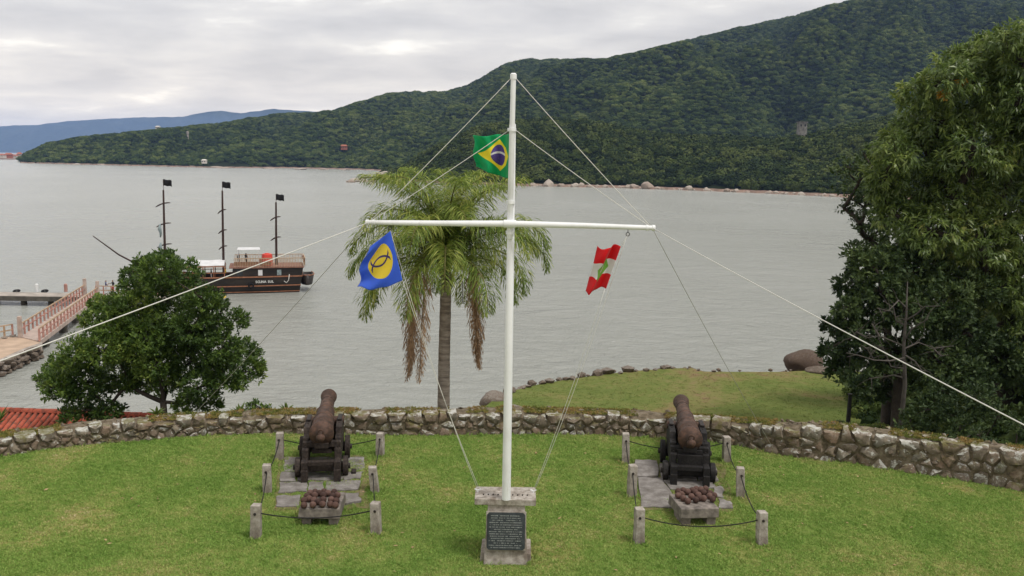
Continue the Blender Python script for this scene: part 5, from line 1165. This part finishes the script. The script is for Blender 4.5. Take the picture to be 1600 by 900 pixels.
far_house(FM, 250, 203, 8, 4, 9, M['wash'], M['wash'], 'pale house high on the ridge of the mountain spur')
far_house(FM, 264, 225, 9, 5, 10, M['wash'], M['wash'], 'white house among trees, next to the water tower')
far_house(FM, 290, 224, 10, 4, 10, M['wash'], M['wash'], 'wide white house just below the water tower')
far_house(FM, 542, 231, 12, 6, 12, M['roof_red'], M['roof_red'], 'red brick house alone on the wooded slope')
far_house(FM, 468, 224, 8, 3, 9, M['wash'], M['wash'], 'small pale house beside the greenhouse')
far_house(FM, 326, 257, 9, 5, 8, M['wash'], M['wash'], 'little white boat house on the beach', 2)
p = on_hill(FM, 299, 222); root = empty('water_tower', p+Vector((0, -6, 3)), 'slim concrete water tower above the white houses', 'tower'); b = MB(); b.lathe([(-6, 1.6), (11, 1.6)], 12); b.build('shaft', M['pier_conc'], root, 40); b = MB(); b.lathe([(11, 2.3), (15, 2.4), (15.6, 0.4)], 12); b.build('tank', M['pier_conc'], root, 40)
p = on_hill(FM, 411, 226); root = empty('greenhouse', p+Vector((0, -9, 4.0)), 'long greenhouse with pale arched ribs on the mountain side', 'greenhouse')
b = MB(); b.add([(-24, -5, 0), (24, -5, 0), (24, 4, 5), (-24, 4, 5), (-24, 4, -6), (24, 4, -6), (-24, -5, -6), (24, -5, -6)], [(0, 1, 2, 3), (6, 7, 1, 0), (3, 2, 5, 4)]); b.build('roof', M['pier_dark'], root)
for k in range(9): b = MB(); b.bar((-24+6*k, -5.2, 0.1), (-24+6*k, 4, 5.3), 0.5, 0.2); b.build('rib', M['wash'], root)
p = on_hill('forested_headland', 1243, 214); root = empty('ruined_tower', p+Vector((0, -10, 6)), 'grey concrete tower standing out of the headland trees', 'tower'); b = MB(); b.box((0, 0, 2), (7, 7, 15), None, 0.97); b.build('wall', M['tower'], root); b = MB(); b.box((0, 0, 9.8), (8, 8, 0.7)); b.build('roof_slab', M['tower'], root)
for x in (-1.9, 1.7): b = MB(); b.box((x, -3.45, 7.0), (1.2, 0.3, 1.8)); b.build('window', M['glass'], root)
# far town at the left, on a low spit
def town():
    b = MB(); pts = [(-120, 250), (-40, 249.5), (0, 249), (36, 249.5)]
    for px, py in pts: p = P(px, py, SEA); d = azd(px); b.v += [(p.x, p.y, SEA+0.3), (p.x+d.x*60, p.y+d.y*60, SEA+2.5), (p.x+d.x*400, p.y+d.y*400, SEA+2.5)]
    b.f = [(i*3+j, i*3+3+j, i*3+4+j, i*3+1+j) for i in range(3) for j in range(2)]; tag(b.build('far_spit', M['beach']), 'low sandy spit across the bay', None, None, 'structure')
    q = [(-8, 7, 5, 'wash', 'white'), (4, 8, 6, 'roof_red', 'red'), (14, 9, 7, 'roof_red', 'broad red'), (24, 7, 5, 'wash', 'low white'), (31, 5, 8, 'pier_conc', 'tall grey')]
    for px, w_, h_, mt, lab in q:
        p = P(px, 249.3, SEA); d = azd(px); p += Vector((d.x, d.y, 0))*90; s_ = p.y/FPX; root = empty('shore_house', Vector((p.x, p.y, SEA+2.3)), f'tiny {lab} house in the town on the sandy spit', 'house', 'houses of the far town'); W, H = w_*s_, h_*s_*0.8
        b = MB(); b.box((0, 0, H/2), (W, 12, H)); b.build('wall', M[mt if lab != 'red' else 'wash'], root); b = MB(); b.add([(-W/2-1, -7, H), (W/2+1, -7, H), (W/2+1, 7, H), (-W/2-1, 7, H), (-W/2+1, 0, H*1.45), (W/2-1, 0, H*1.45)], [(0, 1, 5, 4), (1, 2, 5), (2, 3, 4, 5), (3, 0, 4), (0, 3, 2, 1)]); b.build('roof', M['roof_red'], root)
town()
#BOAT
# ================================================================== PEOPLE
def person(loc, face, top, bottom, label, arms=((0.16, 0.02, 0.95), (-0.16, 0.02, 0.95)), sit=False, hair=True, group=None):
    """arms: hand targets (local x right, y forward, z up) for a figure 1.7 m tall"""
    root = empty('person', loc, label, 'person', group); root.rotation_euler = (0, 0, face)
    V = []; E = []; Rd = []
    def add(p, r_, par=None): V.append(p); Rd.append(r_); i = len(V)-1; (E.append((par, i)) if par is not None else None); return i
    pel = add((0, 0, 0.95), 0.13); wa = add((0, 0.0, 1.1), 0.115, pel); ch = add((0, 0, 1.3), 0.135, wa); ne = add((0, 0.0, 1.45), 0.055, ch); hd0 = add((0, 0.015, 1.53), 0.075, ne); hd1 = add((0, 0.02, 1.60), 0.092, hd0); add((0, 0.01, 1.67), 0.07, hd1)
    for sg, hand in zip((1, -1), arms):
        sh = add((sg*0.17, 0, 1.38), 0.06, ch); h = Vector(hand); s0 = Vector((sg*0.2, 0, 1.36)); d = h-s0; el = s0+d*0.5+Vector((sg*0.05, -0.05, -0.05)); e1 = add(tuple(el), 0.045, sh); w1 = add(tuple(h), 0.032, e1); add(tuple(h+d.normalized()*0.09), 0.028, w1)
        hp = add((sg*0.09, 0, 0.88), 0.095, pel); kn = add((sg*0.1, 0.02, 0.49), 0.06, hp); an = add((sg*0.1, -0.01, 0.09), 0.042, kn); add((sg*0.11, 0.13, 0.04), 0.036, an)
    me = bpy.data.meshes.new('body'); me.from_pydata(V, E, []); tmp = bpy.data.objects.new('body', me); C.objects.link(tmp)
    md = tmp.modifiers.new('skin', 'SKIN'); ly = me.skin_vertices[0] if len(me.skin_vertices) else me.attributes.new
    for i, sv in enumerate(me.skin_vertices[0].data): sv.radius = (Rd[i], Rd[i]*(0.72 if i in (1, 2) else 1.0)); sv.use_root = (i == 0)
    tmp.modifiers.new('sub', 'SUBSURF').levels = 1
    dg = bpy.context.evaluated_depsgraph_get(); m2 = bpy.data.meshes.new_from_object(tmp.evaluated_get(dg)); bpy.data.objects.remove(tmp); m2.name = 'body'
    m2.materials.clear()
    for nm in (top, bottom, 'skin', 'hair'): m2.materials.append(M[nm])
    for p in m2.polygons:
        c = p.center; ax = abs(c.x)
        if c.z > 1.46: p.material_index = 3 if hair and (c.z > 1.63 or c.y < -0.02) else 2
        elif ax > 0.27 and c.z < 1.3 and not (c.z < 0.97 and ax < 0.2): p.material_index = 2
        elif c.z < 0.97 and ax < 0.22: p.material_index = 1 if c.z > 0.1 else 3
        else: p.material_index = 0
    m2.shade_smooth(); link('body', m2, None, root); b = MB()
    b.lathe([(0, 0.0), (0.0, 0.012), (0.035, 0.004)], 6, Matrix.Translation((0, 0.10, 1.585)) @ Matrix.Rotation(R(-70), 4, 'X')); b.build('nose', M['skin'], root, 179)
    return root
# ================================================================== THE SHIP
def ship():
    st = P(467, 453.0, SEA); bw = P(214, 458.5, SEA); hd = (bw-st); hd.z = 0; L = hd.length; hd.normalize()
    ang = math.atan2(hd.y, hd.x); root = empty('pirate_ship', st, 'black three-masted wooden tour ship with small black flags moored at the pier', 'ship'); root.rotation_euler = (0, 0, ang)
    S = Matrix.Translation(st) @ Matrix.Rotation(ang, 4, 'Z'); Si = S.inverted()
    # visible side faces the camera: which local y?
    near = (Si.to_3x3() @ Vector((0, -1, 0))).y; ns = 1 if near > 0 else -1
    sc = L/22.0; BW = 2.6
    def half(t):                                    # beam along the hull 0 stern..1 bow
        return BW*(0.86+0.14*min(1, t*4)) if t < 0.62 else BW*max(0.02, math.cos((t-0.62)/0.38*math.pi/2)**0.75)
    def sheer(t): return 2.15+0.05*(1-t)+1.5*max(0, t-0.55)**2*4
    N = 26; b = MB(); lev = [(-0.5, 0.62), (0.05, 0.84), (0.95, 0.97), (1.0, 1.0)]
    rings = []
    for i in range(N+1):
        t = i/N; x = t*L; h = half(t); z1 = sheer(t); zs = [(-0.6, 0.6), (0.15, 0.86), (1.0, 0.97), (z1, 1.0)]
        sh_ = 0.10*L*max(0, t-0.7)
        rings.append([(x+(0.9*z/2.2 if t > 0.9 else 0)-(0.35*(z/2.2) if i == 0 else 0), s_*h*k, z) for s_ in (1, -1) for z, k in (zs if s_ == 1 else zs[::-1])])
    k = 8
    for r_ in rings: b.v += r_
    b.f = [(i*k+j, (i+1)*k+j, (i+1)*k+(j+1) % k, i*k+(j+1) % k) for i in range(N) for j in range(k) if j != 3]
    b.f += [tuple(range(k)), tuple(N*k+j for j in range(k-1, -1, -1))]
    hull = b.build('hull', M['hull'], root, 30)
    b = MB()
    dk = [(i/N*L, half(i/N)*0.96, sheer(i/N)-0.55) for i in range(N+1)]
    for x, h, z in dk: b.v += [(x, h, z), (x, -h, z)]
    b.f = [(2*i, 2*i+1, 2*i+3, 2*i+2) for i in range(N)]; b.build('deck', M['deck_wood'], root)
    # rubbing strakes
    for z, kk, w_ in ((2.2, 1.0, 0.16), (1.02, 0.975, 0.13), (0.2, 0.865, 0.11)):
        for s_ in (1, -1):
            q = MB(); pts = []
            for i in range(N+1):
                t = i/N; zz = sheer(t)+0.02 if z > 2 else z+(sheer(t)-2.2)*z/2.2; pts.append((t*L+(0.9*zz/2.2 if t > 0.9 else 0)-(0.35*zz/2.2 if i == 0 else 0), s_*(half(t)*kk+0.03), zz))
            for i in range(N): q.bar(pts[i], pts[i+1], 0.12, w_)
            q.build('strake', M['varnish'], root)
    q = MB(); q.bar((-0.36, -BW*0.86, 2.2), (-0.36, BW*0.86, 2.2), 0.12, 0.16); q.build('strake', M['varnish'], root)
    # stern cabin
    x0, x1 = 0.02, 9.3*sc; zc0, zc1 = 1.6, 3.35; h0, h1 = BW*0.84, BW*0.93
    b = MB(); b.add([(x0-0.2, -h0, zc0), (x1, -h1, zc0), (x1, h1, zc0), (x0-0.2, h0, zc0), (x0-0.55, -h0, zc1), (x1-0.2, -h1, zc1), (x1-0.2, h1, zc1), (x0-0.55, h0, zc1)], [(0, 3, 2, 1), (4, 5, 6, 7), (0, 1, 5, 4), (1, 2, 6, 5), (2, 3, 7, 6), (3, 0, 4, 7)]); cab = b.build('cabin', M['hull'], root)
    for x in (2.6, 5.0): b = MB(); b.box((x, ns*(h1*0.985), 2.75), (0.55, 0.14, 0.75)); b.build('window', M['awning'] if x > 3 else M['pale_cloth'], cab)
    for x in (7.6,): b = MB(); b.box((x, ns*(h1*1.0), 2.75), (0.75, 0.1, 0.8)); b.build('window', M['glass'], cab)
    for y in (-1.2, 0, 1.2): b = MB(); b.box((-0.42, y, 2.75), (0.12, 0.6, 0.75)); w0 = b.build('window_frame', M['varnish'], cab); b = MB(); b.box((-0.47, y, 2.75), (0.1, 0.44, 0.6)); b.build('pane', M['awning'] if y*ns > 1 else M['glass'], w0)
    # upper deck and railing
    b = MB(); b.box(((x0+x1)/2-0.2, 0, 3.43), (x1-x0+0.9, 2*h1+0.3, 0.14)); b.build('upper_deck', M['deck_wood'], root)
    def rail(a, c, h, n, mats_, name='railing'):
        a, c = Vector(a), Vector(c); q = MB(); q.bar(a+Vector((0, 0, h)), c+Vector((0, 0, h)), 0.10, 0.09); r0 = q.build(name, mats_, root)
        for i in range(n+1): p = a.lerp(c, i/n); q = MB(); q.bar(p, p+Vector((0, 0, h)), 0.06, 0.06); q.build('baluster', mats_, r0)
    xa, xb = -0.75, x1-0.4; yy = h1+0.05
    rail((xa, ns*yy, 3.5), (xb, ns*yy, 3.5), 1.15, 44, M['railwood']); rail((xa, -ns*yy, 3.5), (xb, -ns*yy, 3.5), 1.15, 44, M['railwood']); rail((xa, -yy, 3.5), (xa, yy, 3.5), 1.15, 20, M['railwood'])
    for a_, c_ in ((5.2, xb), (3.6, 4.9)):
        b = MB(); b.box(((a_+c_)/2, ns*(yy-0.12), 3.95), (c_-a_, 0.08, 0.5)); b.build('side_board', M['varnish'], root)
    b = MB(); b.box((xa+0.1, 0, 4.3), (0.08, 2*yy-0.2, 0.45)); b.build('stern_board', M['varnish'], root)
    # canopy on the upper deck
    cx0, cx1 = 5.3*sc, 8.5*sc; b = MB(); b.box(((cx0+cx1)/2, 0.3*ns, 5.75), (cx1-cx0, 2.6, 0.12), None, 0.9); cn = b.build('canopy', M['awning'], root, None, 0.05)
    for x in (cx0+0.2, cx1-0.2):
        for y in (-0.9, 1.5): b = MB(); b.tube([(x, y*ns, 3.5), (x, y*ns, 5.7)], 0.035, 6); b.build('canopy_post', M['awning'], cn)
    b = MB(); b.box((4.6, -0.4*ns, 3.9), (1.2, 1.2, 0.8)); b.build('bench', M['varnish'], root, None, 0.03)
    # waist awning with frame
    ax0, ax1 = 10.2*sc, 15.9*sc; b = MB(); n = 8
    for i in range(n+1):
        t = i/n; x = ax0+(ax1-ax0)*t
        for y in (-2.2, 0, 2.2): b.v.append((x, y, 3.75+0.5*(1-abs(y)/2.2)+0.04*math.sin(t*12)))
    b.f = [(i*3+j, i*3+3+j, i*3+4+j, i*3+1+j) for i in range(n) for j in range(2)]; aw = b.build('awning', M['awning'], root); aw.modifiers.new('th', 'SOLIDIFY').thickness = 0.05
    for s_ in (1, -1):
        b = MB(); b.bar((ax0, s_*2.2, 3.6), (ax1, s_*2.2, 3.6), 0.12, 0.14); fr = b.build('awning_beam', M['varnish'], root)
        for i in range(5): x = ax0+(ax1-ax0)*i/4; b = MB(); b.bar((x, s_*2.2, 1.6), (x, s_*2.2, 3.6), 0.11, 0.11); b.build('awning_post', M['varnish'], fr)
        b = MB(); b.bar((ax0, s_*2.3, 2.75), (ax1+2, s_*2.1, 2.8), 0.09, 0.09); b.build('rail', M['varnish'], root)
    # masts
    def mast(px, ytop, yflag, ys, boomw):
        d = Si @ PD(px, 430, (st.y+bw.y)/2); base = Vector((d.x, 0, 1.6))
        w0 = S @ Vector((d.x, 0, 2)); zt = PD(px, ytop, w0.y).z-SEA; zf = PD(px, yflag, w0.y).z-SEA
        q = MB(); q.tube([(d.x, 0, 1.4), (d.x-0.05, 0, zt*0.6), (d.x-0.12, 0, zt)], [0.17, 0.15, 0.11], 8); mo = q.build('mast', M['mast'], root, 40)
        q = MB(); q.tube([(d.x-0.12, 0, zt-0.3), (d.x-0.14, 0, zf)], 0.035, 6); q.build('flagstaff', M['mast'], mo)
        q = MB(); n = 6                                # small black flag blowing astern
        for i in range(n+1):
            for j in range(4): q.v.append((d.x-0.16-1.0*i/n, 0.12*math.sin(i*1.3), zf-0.02-0.8*j/3-0.12*i/n+0.04*math.sin(i*1.7)))
        q.f = [(i*4+j, i*4+4+j, i*4+5+j, i*4+1+j) for i in range(n) for j in range(3)]; fl = q.build('flag', M['black_cloth'], mo, 179); fl.modifiers.new('th', 'SOLIDIFY').thickness = 0.02
        for y in ys:
            z = PD(px, y, w0.y).z-SEA; q = MB(); pts = [(d.x+boomw*(0.5-i/6), -0.75+1.5*i/6, z-0.32+0.62*i/6+0.16*math.sin(math.pi*i/6)) for i in range(7)]; q.tube(pts, [0.05]+[0.09]*5+[0.05], 6); q.build('yard', M['mast'], mo, 40)
        return d.x, mo
    xm, m1 = mast(261, 297, 280, (320, 351.5, 384), 1.9)
    for z in (8.0, 5.6):                               # furled cloth hung beside the foremast
        q = MB(); q.tube([(xm+0.42, 0.1, z+1.0), (xm+0.5, 0.2, z+0.4), (xm+0.38, 0, z-0.2), (xm+0.45, 0.1, z-0.7)], [0.10, 0.24, 0.16, 0.08], 7); q.build('furled_sail', M['pale_cloth'], m1, 179)
    mast(349.5, 298, 283.5, (330.5, 362, 387), 1.1); mast(432.5, 316, 303, (341.5, 373), 1.3)
    b = MB(); b.tube([(L-1.2, 0, 3.2), (L+2.0, 0, 5.1), (L+4.9, 0, 7.5)], [0.13, 0.10, 0.06], 8); b.build('bowsprit', M['mast'], root, 40)
    # name
    dt = Si @ PD(413, 434, st.y); adv = 0.0
    for ch, w_ in zip('SCUNA SUL', (0.33, 0.34, 0.35, 0.36, 0.36, 0.22, 0.33, 0.35, 0.30)):
        if ch != ' ':
            cu = bpy.data.curves.new('letter', 'FONT'); cu.body = ch; cu.size = 0.42; cu.extrude = 0.02; cu.align_x = 'CENTER'; cu.offset = 0.014
            to = bpy.data.objects.new('letter', cu); C.objects.link(to); dg = bpy.context.evaluated_depsgraph_get(); tm = bpy.data.meshes.new_from_object(to.evaluated_get(dg)); bpy.data.objects.remove(to); tm.materials.clear(); tm.materials.append(M['lettering_white'])
            nm = link('letter', tm, None, root); x = dt.x+(1.2-adv-w_/2)
            nm.matrix_local = Matrix.Translation((x, ns*(half(x/L)*0.985+0.03), 1.42)) @ Matrix(((-1 if ns > 0 else 1, 0, 0), (0, 0, ns), (0, 1, 0))).to_4x4()
        adv += w_*0.8
    # tyre fender and rope coil
    for x, z, r_, mt in ((6.2, 1.1, 0.3, 'black_cloth'),):
        b = MB(); b.tube([(x+r_*math.cos(a), ns*(half(x/L)+0.12), z+r_*math.sin(a)) for a in np.linspace(0, 6.283, 15)], 0.1, 7); b.build('fender', M[mt], root, 179)
    b = MB(); b.tube([(1.3, ns*(BW*0.9+0.14), 2.5), (1.4, ns*(BW*0.9+0.12), 1.7), (1.7, ns*(BW*0.9+0.1), 1.35), (2.0, ns*(BW*0.9+0.1), 1.6)], 0.05, 6); b.build('mooring_rope', M['rope_white'], root, 179)
    # loose things on board
    W = lambda x, y, z: S @ Vector((x, y, z))
    tk = empty('water_tank', W(4.4*sc, 1.2*ns, 3.52), 'bright red drum on the ship\'s upper deck', 'tank'); b = MB(); b.lathe([(0, 0.6), (0.06, 0.68), (0.5, 0.65), (0.56, 0.7), (1.0, 0.65), (1.06, 0.7), (1.55, 0.64), (1.62, 0.5)], 18); b.build('body', M['red_plastic'], tk, 40); b = MB(); b.lathe([(1.62, 0.3), (1.68, 0.3), (1.7, 0.2)], 12); b.build('lid', M['red_plastic'], tk, 40)
    # dinghy hung astern
    dg_ = empty('dinghy', W(-1.05, 0, 1.25), 'small dark wooden dinghy hanging from the ship\'s stern', 'boat'); dg_.scale = (1.1, 1.15, 1.3); dg_.rotation_euler = (0, 0, ang+R(90)); b = MB(); n = 8; rs = []
    for i in range(n+1):
        t = i/n; hh = 0.85*(0.8+0.2*math.sin(math.pi*t)) if t < 0.6 else 0.85*math.cos((t-0.6)/0.4*1.45)**0.8; x = -1.9+3.8*t; b.v += [(x, hh, 0.75), (x, hh*0.75, -0.25), (x, -hh*0.75, -0.25), (x, -hh, 0.75)]
    b.f = [(i*4+j, i*4+4+j, i*4+5+j, i*4+1+j) for i in range(n) for j in range(3)]+[(0, 1, 2, 3), (n*4+3, n*4+2, n*4+1, n*4)]; h_ = b.build('hull', M['hull'], dg_, 30); h_.modifiers.new('th', 'SOLIDIFY').thickness = 0.05
    for s_ in (1, -1): b = MB(); [b.bar(b_[0], b_[1], 0.09, 0.09) for b_ in [((-1.9+3.8*i/n, s_*b_h[0], 0.76), (-1.9+3.8*(i+1)/n, s_*b_h[1], 0.76)) for i, b_h in enumerate([(0.85*(0.8+0.2*math.sin(math.pi*i/n)) if i/n < 0.6 else 0.85*math.cos((i/n-0.6)/0.4*1.45)**0.8, 0.85*(0.8+0.2*math.sin(math.pi*(i+1)/n)) if (i+1)/n < 0.6 else 0.85*math.cos(((i+1)/n-0.6)/0.4*1.45)**0.8) for i in range(n)])]]; b.build('gunwale', M['varnish'], dg_)
    for x in (-0.9, 0.3): b = MB(); b.box((x, 0, 0.5), (0.3, 1.4, 0.06)); b.build('thwart', M['redwood'], dg_)
    # crew
    person(W(8.3*sc, 0.6*ns, 3.5), ang+R(60), 'cl_black', 'cl_black', 'person in black standing at the end of the ship\'s canopy', group='people on the ship')
    person(W(7.3*sc, 0.5*ns, 3.5), ang+R(120), 'cl_dark', 'cl_black', 'person in black leaning under the middle of the ship\'s canopy', ((0.3, 0.2, 1.0), (-0.3, 0.25, 1.1)), group='people on the ship')
    person(W(10.1*sc, 1.2*ns, 1.65), ang+R(90), 'cl_yellow', 'cl_dark', 'person in a yellow top standing by the ship\'s middle mast', group='people on the ship')
    person(W(12.0*sc, 1.6*ns, 1.65), ang+R(90), 'cl_dark', 'cl_white', 'person in dark top and pale trousers at the ship\'s waist rail', group='people on the ship')
    # surf under the stern and small yellow float
ship()
def yellow_sign():
    p = P(346, 475, SEA); root = empty('yellow_sign', p, 'small yellow board on a thin post standing in the water by the ship', 'sign'); b = MB(); b.tube([(0, 0, -1.5), (0, 0, 0.75)], 0.05, 6); b.build('pole', M['white'], root); b = MB(); b.box((0, 0, 0.85), (0.95, 0.9, 0.2)); b.build('board', M['yellow'], root, None, 0.03)
yellow_sign()
# ================================================================== PIER
DZ = SEA+1.15
def pier():
    # causeway with rough stone side
    pts = [(-160, 560), (-160, 610), (0, 566), (40, 548), (66, 538), (64, 527), (20, 524), (-160, 545)]
    e = [P(*q, DZ-0.1) for q in pts]; b = MB(); b.prism([Vector((q.x, q.y, SEA-1)) for q in e], (0, 0, 1), DZ-0.1-SEA+1); root = b.build('causeway', M['pier_conc']); tag(root, 'pale sandy stone causeway leading to the gangway', 'causeway')
    b = MB(); q = [P(a, c, DZ-0.09) for a, c in [(-158, 558), (-158, 603), (0, 561), (38, 544), (62, 536), (60, 529), (20, 526), (-158, 547)]]; b.add([v+Vector((0, 0, 0.004)) for v in q], [tuple(range(len(q)))]); b.build('path_surface', M['sand'], root)
    ms = []
    for i in range(4): me = rock_mesh(60+i, 1, 0.35, 0.8); me.materials.append(M['edging']); ms.append(me)
    k = 0; seg = [P(-160, 610, DZ), P(0, 566, DZ), P(40, 548, DZ), P(66, 538, DZ)]
    for i in range(3):
        a, c = seg[i], seg[i+1]; n = int((c-a).length/0.75)
        if i == 0: a = a.lerp(c, 0.7); n = int((c-a).length/0.75)
        for j in range(n):
            for lv in range(3):
                p = a.lerp(c, (j+random.random()*0.5)/n); o = link('stone', ms[k % 4], None, root); s_ = random.uniform(0.3, 0.5); o.location = (p.x+0.1, p.y-0.15, SEA+0.2+lv*0.42); o.scale = (s_, s_, s_*0.8); o.rotation_euler = (0, 0, k); k += 1
    # gangway
    A0, A1, B0, B1 = P(32, 526, DZ), P(62, 533, DZ), P(133, 460, DZ+0.2), P(153, 464.5, DZ+0.2)
    O = A0.lerp(A1, 0.5); gw = empty('gangway', O, 'wooden gangway with red and tan railings running out to the pier', 'gangway')
    b = MB(); b.prism([A0-O, A1-O, B1-O, B0-O], (0, 0, -1), 0.22); b.build('deck', M['greywood'], gw)
    b = MB(); b.bar(A1-O+Vector((0.05, 0, -0.12)), B1-O+Vector((0.05, 0, -0.12)), 0.12, 0.4); b.build('side_beam', M['greywood'], gw)
    for a, c, n, ms_ in ((A0, B0, 19, ('railwood', 'redwood')), (A1, B1, 19, ('railwood', 'redwood'))):
        a, c = a-O, c-O
        for z, w_ in ((1.15, 0.12), (0.66, 0.09)): b = MB(); b.bar(a+Vector((0, 0, z)), c+Vector((0, 0, z)), 0.09, w_); b.build('handrail', M['railwood' if z > 1 else 'redwood'], gw)
        for i in range(n+1): p = a.lerp(c, i/n); b = MB(); b.bar(p, p+Vector((0, 0, 1.12)), 0.14, 0.14); b.build('post', M['redwood'], gw)
    for p in (A0-O, B1-O, B0-O): b = MB(); b.box(p+Vector((0, 0, 0.9)), (0.35, 0.35, 2.0), None, 0.9); b.build('end_post', M['greywood'], gw, None, 0.03)
    for t in (0.12, 0.4, 0.62, 0.85):
        p = A1.lerp(B1, t)-O+Vector((-0.5, 0.2, 0)); b = MB(); b.tube([(p.x, p.y, SEA-2-O.z), (p.x, p.y, -0.2)], 0.42, 10); b.build('pile', M['pier_dark'], gw, 40)
    # railing along the causeway edge
    cw = empty('shore_railing', P(-4, 540, DZ), 'low tan post railing on the causeway before the gangway', 'railing'); O2 = Vector(cw.location)
    a, c = P(-60, 541, DZ)-O2, P(20, 525, DZ)-O2
    for z in (1.1, 0.6): b = MB(); b.bar(a+Vector((0, 0, z)), c+Vector((0, 0, z)), 0.08, 0.10); b.build('rail', M['railwood'], cw)
    for i in range(7): p = a.lerp(c, i/6); b = MB(); b.bar(p, p+Vector((0, 0, 1.12)), 0.13, 0.13); b.build('post', M['railwood' if i % 2 else 'redwood'], cw); b = MB(); b.box(p+Vector((0, 0, 0.05)), (0.4, 0.4, 0.14)); b.build('footing', M['pier_conc'], cw)
    b = MB(); a, c = P(30, 561, DZ)-O2, P(10, 560, DZ)-O2
    # far jetty
    J0, J1 = P(-200, 459.5, DZ), P(262, 466.5, DZ); Oj = J0.lerp(J1, 0.5); jt = empty('jetty', Oj, 'long dark concrete jetty behind the gangway, with white mooring posts', 'jetty'); u = (J1-J0).normalized(); v = Vector((-u.y, u.x, 0))
    b = MB(); b.prism([J0-Oj, J1-Oj, J1-Oj+v*3.2, J0-Oj+v*3.2], (0, 0, -1), 0.55); b.build('deck', M['pier_dark'], jt)
    b = MB(); q = [J0-Oj+v*0.1, J1-Oj-u*0.1+v*0.1, J1-Oj-u*0.1+v*3.1, J0-Oj+v*3.1]; b.add([x+Vector((0, 0, 0.006)) for x in q], [(0, 1, 2, 3)]); b.build('deck_surface', M['pier_conc'], jt)
    Lj = (J1-J0).length
    for i in range(int(Lj/3.2)): p = J0-Oj+u*(i*3.2+1)+v*1.2; b = MB(); b.tube([(p.x, p.y, SEA-2-Oj.z), (p.x, p.y, -0.3)], 0.35, 8); b.build('pile', M['pier_dark'], jt, 40)
    for px in (58, 103, -60): p = P(px, 456, DZ)-Oj; b = MB(); b.tube([p, p+Vector((0, 0, 0.9)), p+Vector((0, 0, 1.0))], [0.2, 0.2, 0.1], 10); b.build('mooring_post', M['white'] if px == 58 else M['redwood'], jt, 40)
    for px in (26, 70): p = P(px, 456, DZ)-Oj; b = MB(); b.tube([p+Vector((0.35*math.cos(a), 0.3*math.sin(a), 0.1+0.08*math.sin(a))) for a in np.linspace(0, 6.283, 13)], 0.1, 6); b.build('tyre', M['black_cloth'], jt, 40)
    R0, R1 = P(150, 461, DZ), P(258, 463, DZ); q = empty('pier_railing', R0, 'red and tan railing on the jetty head by the round tree', 'railing'); c = R1-R0
    for z in (1.1, 0.6): b = MB(); b.bar((0, 0, z), c+Vector((0, 0, z)), 0.09, 0.11); b.build('rail', M['railwood'], q)
    for i in range(10): p = c*(i/9); b = MB(); b.bar(p, p+Vector((0, 0, 1.1)), 0.12, 0.12); b.build('post', M['redwood'], q)
    p1 = P(166, 459.5, DZ); p2 = P(177, 459, DZ)
    person(p1, R(-70), 'cl_blue', 'cl_white', 'person in white skirt and blue top on the jetty head', ((0.42, 0.3, 1.25), (-0.25, 0.2, 1.0)), group='people on the jetty')
    person(p2, R(80), 'cl_dark', 'cl_red', 'person in dark top raising an arm on the jetty head', ((0.25, 0.1, 1.0), (-0.45, 0.25, 1.3)), group='people on the jetty')
pier()
